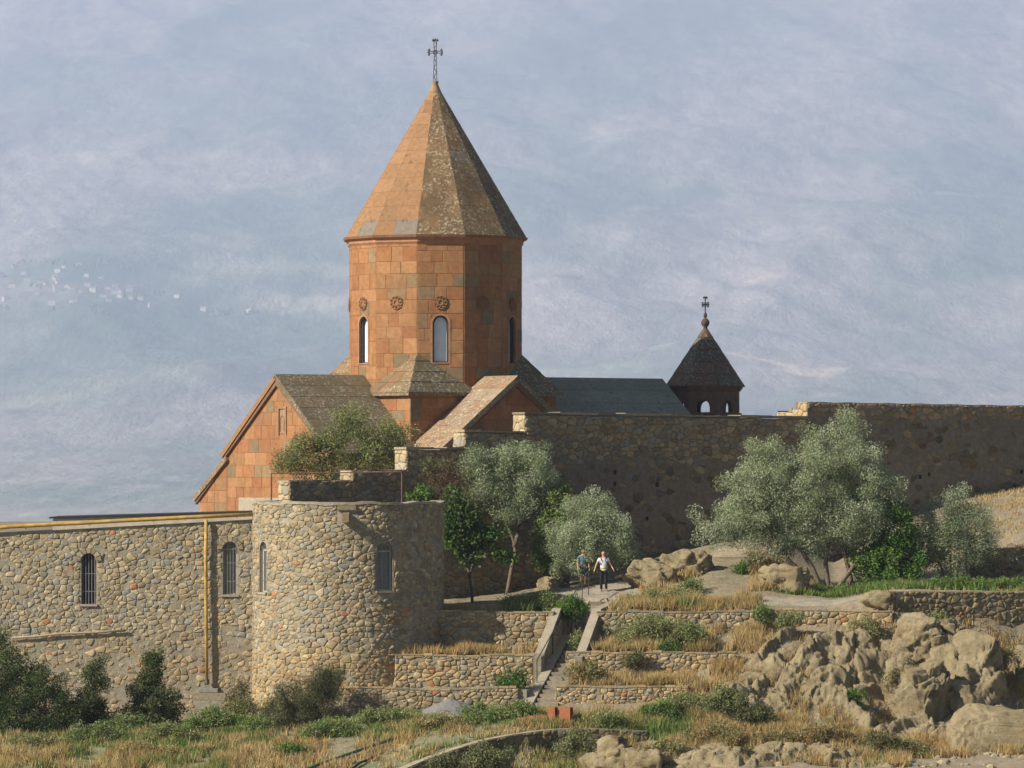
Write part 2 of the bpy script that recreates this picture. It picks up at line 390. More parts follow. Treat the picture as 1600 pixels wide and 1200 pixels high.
def rubcol(rnd, tint=(1, 1, 1), red=0.008):
    if rnd.random() < red: c = (0.46, 0.20, 0.085)
    else: c = rnd.choice(RUB)
    k = rnd.uniform(0.82, 1.16); mean = (0.335, 0.285, 0.20); return tuple((c[i]*0.8 + mean[i]*0.2)*k*tint[i]*(0.86, 0.85, 0.81)[i] for i in range(3))
def rubble(pc, W, bot, top, cw, ch, ops, mp, rnd, h=(0.03, 0.075), tint=(1, 1, 1), keep=None, vmin=0.0, joint=0.005, drop=0.3, tintf=None):
    Hm = max(top(W*i/8) for i in range(9)); b0 = min(bot(W*i/8) for i in range(9))
    for poly in cells(W, Hm - b0, cw, ch, rnd, drop):
        poly = [(p[0], p[1]+b0) for p in poly]
        cu = sum(p[0] for p in poly)/len(poly); cv = sum(p[1] for p in poly)/len(poly)
        t0 = top(cu); e = 0.05; sl = (top(min(W, cu+e))-top(max(0, cu-e)))/(min(W, cu+e)-max(0, cu-e))
        poly = clip(poly, -sl, 1, t0 - sl*cu - 0.01)
        if len(poly) < 3: continue
        b1 = bot(cu); slb = (bot(min(W, cu+e))-bot(max(0, cu-e)))/(min(W, cu+e)-max(0, cu-e)); poly = clip(poly, slb, -1, -(b1 - slb*cu))
        if len(poly) < 3 or area(poly) < 0.1*cw*ch: continue
        hh = rnd.uniform(*h)
        if keep is not None:
            kp = keep(cu, cv)
            if rnd.random() > kp: continue
            hh *= 0.45 + 0.55*kp
        poly = cut_ops(poly, ops)
        if poly is None: continue
        V, Fc = stone_piece(poly, mp, hh, rnd, joint)
        t = tintf(cu, cv) if tintf else tint
        pc.add(V, Fc, rubcol(rnd, t), area(poly))
TUF = [(0.46, 0.215, 0.105), (0.43, 0.19, 0.09), (0.49, 0.24, 0.125), (0.40, 0.165, 0.08), (0.46, 0.225, 0.115), (0.40, 0.205, 0.105), (0.33, 0.215, 0.13), (0.265, 0.19, 0.125)]
def tufcol(rnd, odd=1.0):
    i = rnd.choice([0, 0, 0, 1, 1, 1, 2, 2, 3, 3, 4, 4, 5] + ([6, 7] if rnd.random() < odd else [0, 1])); k = rnd.uniform(0.93, 1.06)
    c = TUF[i]; c = [q*0.95 + m_*0.05 for q, m_ in zip(c, (0.43, 0.20, 0.10))]; return (c[0]*k*0.74, c[1]*k*0.775, c[2]*k*0.66)
def ashlar(pc, polyface, rowh, wmin, wmax, ops, mp, rnd, odd=1.0, h=(0.0, 0.012), tint=(1, 1, 1)):
    """courses of squared blocks filling a convex face polygon (u,v)"""
    v0 = min(p[1] for p in polyface); v1 = max(p[1] for p in polyface); u0 = min(p[0] for p in polyface); u1 = max(p[0] for p in polyface)
    v = v0
    while v < v1 - 0.05:
        hh = rowh*rnd.uniform(0.82, 1.18)
        if v1 - v - hh < 0.3*rowh: hh = v1 - v
        u = u0 - rnd.uniform(0, wmin*0.6)
        while u < u1 - 0.02:
            ww = rnd.uniform(wmin, wmax)
            if u1 - u - ww < wmin*0.45: ww = u1 - u
            poly = [(u, v), (u+ww, v), (u+ww, v+hh), (u, v+hh)]
            n = len(polyface)
            for i in range(n):
                a = polyface[i]; b = polyface[(i+1) % n]; nx = b[1]-a[1]; ny = -(b[0]-a[0])
                poly = clip(poly, nx, ny, nx*a[0]+ny*a[1])
                if len(poly) < 3: break
            u += ww
            if len(poly) < 3 or area(poly) < 0.02: continue
            poly = cut_ops(poly, ops, 0.02)
            if poly is None: continue
            q = [poly[0]]
            for p in poly[1:]:
                if math.hypot(p[0]-q[-1][0], p[1]-q[-1][1]) > 1e-3: q.append(p)
            if len(q) < 3: continue
            V, Fc = block_piece(q, mp, rnd.uniform(*h) + 0.012)
            c = tufcol(rnd, odd); pc.add(V, Fc, tuple(c[i]*tint[i] for i in range(3)), area(q))
        v += hh
def barred_window(parent, op, mp, rnd, bars=4, frame='pale', depth=0.28, pane='dark'):
    """window part with frame, pane and upright bars"""
    u0, u1, v0, v1, kind = op; ring = outline(op, 10); n = len(ring)
    cx = 0.5*(u0+u1); cy = 0.5*(v0+v1); t = 0.06
    b = MB(); b.add([mp(u, v, -depth) for u, v in ring], [tuple(range(n))], None)
    win = b.build('window', M[pane], parent)
    def inset(k): return [(min(max(u, u0+k), u1-k) if True else u, v0+k if v <= v0+1e-6 else (v-k if kind != 'arch' else v-k*(v-v0)/(v1-v0))) for u, v in ring]
    r1 = inset(t); fb = MB()
    V = [mp(u, v, -depth+0.09) for u, v in ring] + [mp(u, v, -depth+0.09) for u, v in r1] + [mp(u, v, -depth+0.01) for u, v in r1]
    fb.add(V, [(i, (i+1) % n, (i+1) % n+n, i+n) for i in range(n)] + [(i+n, (i+1) % n+n, (i+1) % n+2*n, i+2*n) for i in range(n)])
    if kind == 'arch':
        vs = v1 - (u1-u0)*0.55; fb.add([mp(u0+t, vs, -depth+0.08), mp(u1-t, vs, -depth+0.08), mp(u1-t, vs+0.07, -depth+0.08), mp(u0+t, vs+0.07, -depth+0.08)], [(0, 1, 2, 3)])
    fb.build('frame', M[frame], win)
    for i in range(bars):
        u = u0 + (u1-u0)*(i+0.5)/bars; hi = arch_hi(op, u)
        MB().tube([mp(u, v0, -0.10), mp(u, hi, -0.10)], 0.014, 5).build('bar', M['greyiron'], win)
    if bars: 
        for fv in (0.25, 0.6): MB().tube([mp(u0, v0+(v1-v0)*fv, -0.10), mp(u1, v0+(v1-v0)*fv, -0.10)], 0.012, 5).build('bar', M['greyiron'], win)
    MB().prism([mp(u0-0.06, v0-0.09, -depth), mp(u1+0.06, v0-0.09, -depth), mp(u1+0.06, v0-0.003, -depth), mp(u0-0.06, v0-0.003, -depth)],
               np.array(mp(cx, v0, 0.09)) - np.array(mp(cx, v0, -depth))).build('sill', M['concrete'], win)
    return win

# ------------------------------------------------------------------ terrain
WT = math.tan(R(33)); WX0 = (450-CX)*205/F; WY0 = 205.0           # line of the long fortress wall
def wall_at(px):
    k = (px-CX)/F; Y = (WY0 - WT*WX0)/(1 - WT*k); return k*Y, Y
def wall_y(X): return WY0 + WT*(X - WX0)
def stair_x(Y): return 2.05 + 0.226*(Y - 196.3)
def stair_z(Y): return np.interp(Y, [192.4, 203.6], [-10.0, -6.05])
A = 192.85; B = 193.25; C_ = 195.85; D = 196.25; E = 198.85; E2 = 199.25
COLS = {
 -200: [(178, 1290), (186, 1205), (190, 1170), (193, 1150), (196, 1132), (199.3, 1116), (240, 1060)],
 0:   [(178, 1280), (186, 1200), (190, 1165), (193, 1146), (196, 1129), (199.3, 1114), (240, 1060)],
 300: [(178, 1280), (185, 1205), (190, 1158), (193, 1140), (196, 1124), (199.3, 1111), (240, 1060)],
 470: [(178, 1275), (184, 1207), (189, 1160), (192, 1130), (A, 1122), (B, 1118), (C_, 1108), (D, 1105), (199, 1100), (240, 1040)],
 530: [(178, 1270), (184, 1203), (189, 1153), (192, 1121), (A, 1113), (B, 1077), (C_, 1075), (D, 1072), (199, 1060), (240, 1000)],
 613: [(178, 1270), (183.2, 1208), (189, 1150), (191.5, 1118), (A, 1111), (B, 1077), (C_, 1075), (D, 1073), (E, 1066), (E2, 1062), (207, 1000), (240, 950)],
 625: [(178, 1270), (183.2, 1208), (189, 1150), (191.5, 1118), (A, 1110), (B, 1077), (C_, 1075), (D, 1025), (E, 1021), (E2, 957), (207, 940), (240, 900)],
 640: [(178, 1270), (183.2, 1240), (183.8, 1197), (189, 1145), (191.5, 1118), (A, 1110), (B, 1077), (C_, 1075), (D, 1025), (E, 1021), (E2, 957), (207, 940), (240, 900)],
 720: [(178, 1270), (184.7, 1218), (185.3, 1167), (190, 1128), (191.5, 1115), (A, 1110), (B, 1077), (C_, 1075), (D, 1025), (E, 1021), (E2, 957), (207, 938), (240, 890)],
 800: [(178, 1260), (186.2, 1202), (186.8, 1149), (190, 1122), (191.5, 1112), (A, 1105), (B, 1077), (C_, 1075), (D, 1025), (E, 1021), (E2, 957), (207, 930), (240, 890)],
 870: [(178, 1250), (187.2, 1190), (187.8, 1141), (190, 1122), (191.5, 1112), (A, 1100), (B, 1073), (C_, 1066), (D, 1020), (E, 1016), (E2, 957), (203, 940), (205.4, 925), (207, 920), (240, 880)],
 1000:[(178, 1245), (184, 1200), (188.2, 1172), (188.8, 1143), (191, 1117), (A, 1097), (B, 1073), (C_, 1064), (D, 1020), (E, 1010), (E2, 957), (203, 940), (205.4, 925), (207, 913), (213, 880), (240, 860)],
 1060:[(178, 1245), (184, 1198), (188.5, 1158), (191, 1115), (A, 1090), (B, 1075), (C_, 1060), (D, 1022), (E, 1005), (E2, 957), (203, 940), (207, 900), (213, 865), (240, 850)],
 1120:[(178, 1245), (184, 1195), (188.5, 1158), (191, 1118), (194, 1070), (197, 1020), (E, 985), (E2, 957), (203, 938), (207, 890), (213, 852), (240, 840)],
 1200:[(178, 1245), (184, 1195), (188, 1165), (192, 1118), (195, 1055), (197, 1010), (E, 985), (E2, 952), (203, 936), (208, 880), (214, 840), (240, 830)],
 1300:[(178, 1245), (184, 1197), (188, 1165), (191, 1140), (194, 1085), (196, 1030), (E, 985), (E2, 952), (203, 938), (208, 922), (215, 890), (240, 850)],
 1400:[(178, 1245), (184, 1200), (190, 1178), (194, 1140), (197, 1060), (198.6, 1005), (E2, 960), (199.8, 925), (204, 921), (209, 912), (216, 870), (222, 815), (240, 790)],
 1500:[(178, 1245), (184, 1200), (190, 1178), (195, 1140), (198, 1080), (200.1, 1000), (200.9, 926), (204, 921), (210, 908), (212, 880), (218, 815), (226, 775), (240, 760)],
 1600:[(178, 1245), (184, 1200), (190, 1170), (196, 1115), (199, 1050), (201.1, 1000), (201.9, 926), (206, 919), (210, 906), (210.8, 858), (218, 800), (227, 760), (240, 750)],
 1800:[(178, 1245), (184, 1200), (190, 1165), (196, 1110), (199, 1050), (201.1, 1000), (201.9, 926), (206, 919), (210, 906), (210.8, 856), (218, 790), (228, 752), (240, 740)],
}
CPX = np.array(sorted(COLS))
def local_z(X, Y):
    px = np.clip(X / Y * F + CX, CPX[0], CPX[-1] - 1e-6)
    Z = np.stack([np.interp(Y, [q[0] for q in COLS[c]], [zpx(q[1], q[0]) for q in COLS[c]]) for c in CPX])
    i = np.clip(np.searchsorted(CPX, px, side='right') - 1, 0, len(CPX)-2)
    t = (px - CPX[i]) / (CPX[i+1] - CPX[i]); idx = np.arange(len(px))
    return Z[i, idx]*(1-t) + Z[i+1, idx]*t
def ground_z(X, Y, rough=True):
    X = np.atleast_1d(np.asarray(X, float)); Y = np.atleast_1d(np.asarray(Y, float))
    z = local_z(X, np.clip(Y, 178, 240))
    sx = stair_x(Y); cor = (np.abs(X - sx) < 0.82) & (Y > 192.3) & (Y < 203.6)
    z = np.where(cor, stair_z(Y) - 0.32, z)
    if rough:
        amp = np.where(cor, 0, 1.0) * np.where((PX(X, Y) > 1050) & (Y < 199), 1.6, 1.0)
        z = z + amp*(0.16*fbm(X*0.7, Y*0.7, 5, 4) + 0.10*fbm(X*2.3, Y*2.3, 9, 3))
    court = -3.3 + 2.9*sstep(10, 25, X)
    yb = np.where(X > WX0, wall_y(X) + 0.5, 203.0)
    z = np.where(Y > yb, court, z)
    d = np.hypot(np.maximum(np.abs(X - 3) - 38, 0), np.maximum(Y - 258, 0) + np.maximum(176 - Y, 0)*1.6)
    t = sstep(0, 130, d); z = z*(1-t) + (-150)*t
    near = 1 - sstep(14, 95, np.hypot(X, Y)); z = z*(1-near) + (-1.75)*near
    return z
def gz(X, Y): return float(ground_z(X, Y)[0])
def on(px, Y): X = (px-CX)*Y/F; return np.array([X, Y, gz(X, Y)])

ys = np.unique(np.concatenate([[-420, -200, -80, -40, -20, 0, 15, 25, 40, 60, 80, 100, 120, 135, 150, 160, 168, 174], np.arange(178, 184, 0.6), np.arange(182.6, 192, 0.2),
      np.arange(192, 203, 0.2), [A, B, C_, D, E, E2], np.arange(203, 232, 0.4), np.arange(232, 262, 3), [275, 290, 310, 340, 380, 440, 600, 1000, 1800, 3000, 4500, 7000, 12000, 18000, 26000]]))
xs = np.unique(np.concatenate([[-4550, -2700, -1500, -500, -220, -150, -110, -80, -60, -48, -40, -34], np.arange(-30, -22, 0.8), np.arange(-22, 26, 0.24), np.arange(26, 34, 0.8), [38, 44, 52, 64, 80, 110, 150, 220, 500, 1500, 2700, 4550]]))
GX, GY = np.meshgrid(xs, ys); gx = GX.ravel(); gy = GY.ravel(); gzz = ground_z(gx, gy)
nx_, ny_ = len(xs), len(ys)
ii = (np.arange(ny_-1)[:, None]*nx_ + np.arange(nx_-1)[None, :]).ravel()
gf = np.stack([ii, ii+1, ii+1+nx_, ii+nx_], 1)
tan = np.array([0.29, 0.23, 0.15]); grn = np.array([0.17, 0.17, 0.085]); pale = np.array([0.38, 0.33, 0.25]); far = np.array([0.20, 0.19, 0.14])
gp = PX(gx, gy); mixg = np.clip(0.5 + 1.8*fbm(gx*0.28, gy*0.28, 31, 4), 0, 1)[:, None]
gc = tan*(1-mixg*0.5) + grn*mixg*0.5
gm = (((gp < 880) & (gy < 192.6) & (gy > 184)) * np.clip(0.6+1.6*fbm(gx*0.4, gy*0.5, 41, 3), 0, 0.85))[:, None]; gc = gc*(1-gm) + np.array([0.16, 0.19, 0.08])*gm
pm = ((((gp > 1150) & (gp < 1420) & (gy > 200.6) & (gy < 203.2)) | ((gp > 880) & (gp < 1000) & (gy > 203) & (gy < 208.5)))*0.8)[:, None]; gc = gc*(1-pm) + pale*pm
fm = sstep(300, 900, np.hypot(gx, gy-200))[:, None]; gc = gc*(1-fm) + far*fm
tag(mesh_obj('ground', np.stack([gx, gy, gzz], 1), gf, M['ground'], None, gc, True), kind='structure')

# far mountain flank
MY = np.array([4300, 5000, 6500, 8000, 9000, 10500, 12000, 14000, 16500, 18000.])
MZ = np.array([-75, (HZ-806)*5000/F, (HZ-700)*6500/F, (HZ-548)*8000/F, (HZ-445)*9000/F, (HZ-282)*10500/F, (HZ-120)*12000/F, (HZ+70)*14000/F, 1500, 900])
MS = 1.7
def mount_z(X, Y):
    return MS*_mount(np.asarray(X, float)/MS, np.asarray(Y, float)/MS)
def _mount(X, Y):
    a = sstep(4800, 8500, Y)
    Yw = Y + a*900*fbm(X/2600.0 + 4, Y/5200.0, 77, 3)
    z = np.interp(Yw, MY, MZ)
    rg = 1 - np.abs(2*vnoise(X/900.0 + 0.25*Y/900.0, Y/2600.0, 13) - 1)
    rg2 = 1 - np.abs(2*vnoise(X/360.0 - 0.2*Y/360.0, Y/900.0, 23) - 1)
    ug = X*0.92 + 0.22*Y + 160*fbm(X/400.0, Y/900.0, 91, 3); gl = (1-np.abs(2*vnoise(ug/170.0, Y/1500.0, 33)-1))*15 + (1-np.abs(2*vnoise(ug/62.0 + 7, Y/600.0, 35)-1))*9
    return z + a*(gl + 46*(rg-0.5) + 22*(rg2-0.5) + 80*fbm(X/500.0, Y/800.0, 3, 7, 0.58)) + 6*fbm(X/150., Y/300., 8, 4)
mys = np.unique(np.concatenate([np.arange(4300, 6500, 60), np.arange(6500, 14200, 34), np.arange(14200, 18001, 400)])); mxs = np.unique(np.concatenate([np.arange(-2600, -1900, 100), np.arange(-1900, 1901, 17), np.arange(2000, 2601, 100)]))
mxs = mxs*MS; mys = mys*MS; GX, GY = np.meshgrid(mxs, mys); mz = mount_z(GX.ravel(), GY.ravel()); edge = 0*GX.ravel(); mz = mz*(1-edge) + np.minimum(mz, -130)*edge
ii = (np.arange(len(mys)-1)[:, None]*len(mxs) + np.arange(len(mxs)-1)[None, :]).ravel()
def on_mount(px, py):
    Y = np.arange(4600, 14000, 6.0)*MS; X = (px-CX)*Y/F; row = HZ - mount_z(X, Y)*F/Y
    i = int(np.argmax(row <= py)); return np.array([X[i], Y[i], float(mount_z(X[i], Y[i]))])
# land cover of the flank: scrubby green hollows, pale eroded slopes (world-space patches with ragged edges)
mX, mY = GX.ravel(), GY.ravel(); mc = np.ones((len(mX), 3)); wob = fbm(mX/520.0, mY/1500.0, 55, 5); wob2 = fbm(mX/140.0, mY/420.0, 57, 5)
GRNP, CRM = np.array([0.62, 0.78, 0.66]), np.array([1.9, 1.75, 1.6])
for px, py, rx, ry, c_, st_ in ((110, 412, 190, 22, GRNP, 0.8), (60, 465, 190, 30, GRNP, 0.35), (260, 530, 360, 34, GRNP, 0.75), (330, 345, 190, 34, GRNP, 0.45), (1010, 310, 170, 50, GRNP, 0.5), (1500, 420, 110, 24, GRNP, 0.5), (930, 400, 140, 22, GRNP, 0.4), (560, 60, 260, 26, GRNP, 0.35), (1250, 90, 240, 24, GRNP, 0.35),
        (430, 418, 130, 16, CRM, 0.95), (285, 436, 60, 12, CRM, 0.9), (480, 470, 100, 12, CRM, 0.8), (130, 455, 100, 14, CRM, 0.25), (200, 240, 140, 12, CRM, 0.3), (420, 285, 150, 10, CRM, 0.3), (1010, 195, 150, 14, CRM, 0.35), (1190, 560, 90, 14, CRM, 0.9), (1280, 585, 80, 12, CRM, 0.8), (930, 580, 120, 14, CRM, 0.75), (870, 440, 70, 8, CRM, 0.5), (1240, 432, 120, 8, CRM, 0.55), (520, 172, 170, 10, CRM, 0.25), (1535, 330, 22, 24, CRM, 0.4), (1050, 285, 200, 12, CRM, 0.3), (150, 600, 220, 16, CRM, 0.3)):
    c0, ca_, cb_ = on_mount(px, py), on_mount(px, py+ry), on_mount(px, py-ry); hx = rx*c0[1]/F; hy = max(60.0, abs(cb_[1]-ca_[1])/2)
    r_ = np.hypot((mX-c0[0])/hx, (mY-c0[1])/hy) + 1.1*wob + 1.3*wob2; m_ = (st_*(1-sstep(0.55, 1.1, r_)))[:, None]; mc = mc*(1-m_) + mc*c_*m_
tag(mesh_obj('mountain', np.stack([mX, mY, mz], 1), np.stack([ii, ii+1, ii+1+len(mxs), ii+len(mxs)], 1), M['mountain'], None, mc*0.5, True), kind='structure')

# ------------------------------------------------------------------ church
rnd = random.Random(11)
C0 = np.array([(680-CX)*232/F, 232.0]); AZA = -55.5
aA = np.array([math.sin(R(AZA)), -math.cos(R(AZA))]); aB = np.array([math.sin(R(AZA+90)), -math.cos(R(AZA+90))])
def L(a, b, z): q = C0 + a*aA + b*aB; return np.array([q[0], q[1], z])
church = thing('church', L(0, 0, -3.3), 'reddish tufa church with a tall faceted conical dome and a metal cross on top', 'church')
blocks = {}; slabs = {}
def bl(k): return blocks.setdefault(k, Pieces())
def sl(k): return slabs.setdefault(k, Pieces())
TC = (0.30, 0.14, 0.065); BASEZ = -3.6
# nave (arms A and C), lean-to aisle, cross arms B and D, square base, drum
ZR, ZE, HW = 4.14, 0.55, 4.75
nave = MB(); prof = [(-HW, BASEZ), (HW, BASEZ), (HW, ZE), (0, ZR-0.14), (-HW, ZE)]
nave.prism([L(9.0, b, z) for b, z in prof], L(-13.6, 0, 0) - L(9.0, 0, 0), TC); nave_o = nave.build('nave_wall', M['tufa'], church)
lean = MB().prism([L(9.0, b, z) for b, z in [(-7.4, BASEZ), (-HW-0.01, BASEZ), (-HW-0.01, 0.05), (-7.4, -1.6)]], L(1.0, 0, 0) - L(9.0, 0, 0), TC).build('aisle_wall', M['tufa'], church)
armp = [(-4.2, BASEZ), (4.2, BASEZ), (4.2, 0.72), (0, 3.96), (-4.2, 0.72)]
arm = MB().prism([L(a, 6.9, z) for a, z in armp], L(0, 0.3, 0) - L(0, 6.9, 0), TC).build('transept_wall', M['tufa'], church)
armd = MB().prism([L(a, -6.9, z) for a, z in armp], L(0, -0.3, 0) - L(0, -6.9, 0), TC).build('transept_wall', M['tufa'], church)
base = MB().prism([L(a, b, -1.0) for a, b in ((-4.25, -4.25), (4.25, -4.25), (4.25, 4.25), (-4.25, 4.25))], (0, 0, 4.25), TC).build('crossing_base', M['tufa'], church)
# gable facing A: blocks with a carved niche
mpA = lambda u, v, q: tuple(L(9.0 + q, u, v))
niche = (0.05, 0.72, 1.25, 2.55, 'rect')
ashlar(bl('nave'), [(-HW, -3.0), (HW, -3.0), (HW, ZE), (0, ZR-0.2), (-HW, ZE)][::1], 0.56, 0.6, 1.15, [niche], mpA, rnd, 1.0)
ashlar(bl('aisle'), [(-7.4, -3.0), (-HW-0.02, -3.0), (-HW-0.02, 0.0), (-7.4, -1.65)], 0.56, 0.6, 1.1, [], mpA, rnd, 1.0)
pl = MB(); n0, n1, n2, n3, _ = niche
pl.prism([mpA(n0+0.1, n2+0.06, 0.005), mpA(n1-0.1, n2+0.06, 0.005), mpA(n1-0.1, n3-0.1, 0.005), mpA(n0+0.1, n3-0.1, 0.005)], np.array(mpA(0, 0, 0.02)) - np.array(mpA(0, 0, 0)), (0.30, 0.20, 0.12))
plq = pl.build('niche_slab', M['tufa'], nave_o)
arcv = [(0.385 + 0.16*math.cos(t), 1.95 + 0.2*math.sin(t)) for t in np.linspace(0, math.pi, 9)]
MB().tube([mpA(0.545, 1.4, 0.03)] + [mpA(u, v, 0.03) for u, v in arcv] + [mpA(0.225, 1.4, 0.03)], 0.028, 5, (0.2, 0.12, 0.07)).build('niche_arch', M['tufa'], nave_o)
fr = MB()
for (u0, u1, v0, v1) in ((n0-0.05, n1+0.05, n3-0.06, n3+0.04), (n0-0.05, n0+0.05, n2, n3-0.06), (n1-0.05, n1+0.05, n2, n3-0.06)):
    fr.prism([mpA(u0, v0, 0), mpA(u1, v0, 0), mpA(u1, v1, 0), mpA(u0, v1, 0)], np.array(mpA(0, 0, 0.07)) - np.array(mpA(0, 0, 0)), (0.30, 0.17, 0.09))
fr.build('niche_frame', M['tufa'], nave_o)
MB().prism([mpA(-3.6, -2.6, 0.03), mpA(4.6, -2.6, 0.03), mpA(4.6, -1.78, 0.03), mpA(-3.6, -1.78, 0.03)], np.array(mpA(0, 0, 0.03)) - np.array(mpA(0, 0, 0)), (0.55, 0.42, 0.26)).build('plaster_band', M['concrete'], nave_o)
# shaded gable facing B and the visible faces of the crossing base
mpB = lambda u, v, q: tuple(L(-u, 6.9 + q, v))
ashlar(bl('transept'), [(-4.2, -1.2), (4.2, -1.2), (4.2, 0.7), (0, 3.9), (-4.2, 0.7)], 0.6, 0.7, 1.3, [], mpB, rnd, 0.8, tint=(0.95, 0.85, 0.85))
mpc1 = lambda u, v, q: tuple(L(4.25 + q, u, v)); mpc2 = lambda u, v, q: tuple(L(-u, 4.25 + q, v))
ashlar(bl('base'), [(0.6, 0.6), (4.25, 0.6), (4.25, 3.2), (0.6, 3.2)], 0.58, 0.7, 1.3, [], mpc1, rnd, 0.8)
ashlar(bl('base'), [(-4.25, 0.6), (-0.6, 0.6), (-0.6, 3.2), (-4.25, 3.2)], 0.58, 0.7, 1.3, [], mpc2, rnd, 0.8)
ashlar(bl('base'), [(2.0, 0.6), (4.25, 0.6), (4.25, 3.2), (2.0, 3.2)], 0.58, 0.7, 1.3, [], mpc2, rnd, 0.8)
# dome drum: twelve faces
DR, DZ0, DZ1 = 4.3, 3.2, 10.72
fw = 2*DR*math.sin(R(15)); apo = DR*math.cos(R(15)); drum = MB(); drum_ops = {}
def drummap(az):
    n = np.array([math.sin(R(az)), -math.cos(R(az))]); t = np.array([math.cos(R(az)), math.sin(R(az))]); o = C0 + n*apo - t*fw/2
    return flatmap((o[0], o[1], 0), (t[0], t[1]), (n[0], n[1], 0))
for k in range(12):
    az = 4.5 + 30*k; mp = drummap(az); ops = [(fw/2-0.41, fw/2+0.41, 4.72, 7.02, 'arch')] if k % 2 == 0 else []
    drum_ops[k] = (mp, ops); wall2d(drum, fw, lambda u: DZ0, lambda u: DZ1, ops, mp, 0.34, 0.6, TC)
drum_o = drum.build('drum', M['tufa'], church)
for k in (9, 10, 11, 0, 1, 2, 3):
    mp, ops = drum_ops[k]
    ashlar(bl('drum'), [(0.01, DZ0), (fw-0.01, DZ0), (fw-0.01, DZ1), (0.01, DZ1)], 0.64, 0.5, 1.15, ops, mp, rnd, 0.75)
for k in range(0, 12, 2):
    mp, ops = drum_ops[k]; op = ops[0]; ring = outline(op, 12); n = len(ring)
    win = MB().add([mp(u, v, -0.26) for u, v in ring], [tuple(range(n))]).build('window', M['glass'], church)
    for (g0, g1, d, nm, mt) in ((0.0, 0.10, -0.12, 'frame', 'iron'), (-0.07, 0.02, 0.035, 'surround', 'tufa')):
        rr = lambda g: [(fw/2 + (u-fw/2)*(0.41-g)/0.41, op[2] + (v-op[2])*(2.3-g)/2.3 + (g if v <= op[2]+1e-6 else 0)*0.6) for u, v in ring]
        A0 = rr(g0); A1 = rr(g1); fb = MB()
        fb.add([mp(u, v, d) for u, v in A0] + [mp(u, v, d) for u, v in A1] + [mp(u, v, d-0.12) for u, v in A1] + [mp(u, v, d-0.06) for u, v in A0],
               [(i, (i+1) % n, (i+1) % n+n, i+n) for i in range(n)] + [(i+n, (i+1) % n+n, (i+1) % n+2*n, i+2*n) for i in range(n)] + [(i, (i+1) % n, (i+1) % n+3*n, i+3*n) for i in range(n)], (0.36, 0.20, 0.11))
        fb.build(nm, M[mt], win)
for k in range(12):       # carved rosettes
    mp = drum_ops[k][0]; b = MB(); rr = 0.29; c = (fw/2, 7.62); cc = (0.285, 0.135, 0.062); N8 = 9
    ring = [(c[0]+rr*0.8*math.cos(t), c[1]+rr*0.8*math.sin(t)) for t in np.linspace(0, 2*math.pi, 18, endpoint=False)]
    b.prism([mp(u, v, 0.0) for u, v in ring], np.array(mp(0, 0, 0.05)) - np.array(mp(0, 0, 0)), cc)
    for j in range(N8):
        t = 2*math.pi*j/N8; q = (c[0]+rr*0.74*math.cos(t), c[1]+rr*0.74*math.sin(t))
        b.tube([mp(q[0]+0.11*math.cos(s), q[1]+0.11*math.sin(s), 0.06) for s in np.linspace(0, 2*math.pi, 9)], 0.028, 5, cc)
    b.tube([mp(c[0]+0.13*math.cos(s), c[1]+0.13*math.sin(s), 0.07) for s in np.linspace(0, 2*math.pi, 10)], 0.035, 5, cc)
    b.build('rosette', M['tufa'], drum_o)
# cornice and cone
def ring12(r, z): return [np.array([C0[0]+r*math.sin(R(-10.5+30*k)), C0[1]-r*math.cos(R(-10.5+30*k)), z]) for k in range(12)]
cor = MB()
for r0, r1, z0, z1 in ((DR, DR+0.10, 10.42, 10.55), (DR+0.10, DR+0.10, 10.55, 10.66), (DR+0.10, DR+0.22, 10.66, 10.78), (DR+0.22, DR+0.24, 10.78, 10.86)):
    V = ring12(r0, z0) + ring12(r1, z1); cor.add(V, [(i, (i+1) % 12, (i+1) % 12+12, i+12) for i in range(12)], (0.38, 0.19, 0.10))
cor.build('cornice', M['tufa'], church)
ER, EZ, AZ = 4.56, 10.86, 18.55
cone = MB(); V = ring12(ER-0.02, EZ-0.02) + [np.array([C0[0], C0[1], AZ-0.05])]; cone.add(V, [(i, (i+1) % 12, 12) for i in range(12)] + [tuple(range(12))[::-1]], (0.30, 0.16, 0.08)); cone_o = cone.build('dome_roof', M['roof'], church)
def quad_slab(pc, c4, nrm, th0, th1, col, g=0.012):
    """slab on four corners (two lower, two upper): lower edge proud by th1, upper by th0"""
    c4 = [np.asarray(c, float) for c in c4]; m = sum(c4)/4; c4 = [c + (m-c)/np.linalg.norm(m-c)*g for c in c4]
    top = [c4[0]+nrm*th1, c4[1]+nrm*th1, c4[2]+nrm*th0, c4[3]+nrm*th0]; bot = [c-nrm*0.02 for c in c4]
    pc.add(bot+top, [(4, 5, 6, 7), (0, 1, 5, 4), (1, 2, 6, 5), (2, 3, 7, 6), (3, 0, 4, 7)], col, np.linalg.norm(np.cross(c4[1]-c4[0], c4[3]-c4[0])))
RC = [(0.285, 0.158, 0.075), (0.27, 0.146, 0.068), (0.295, 0.165, 0.08), (0.26, 0.148, 0.072)]
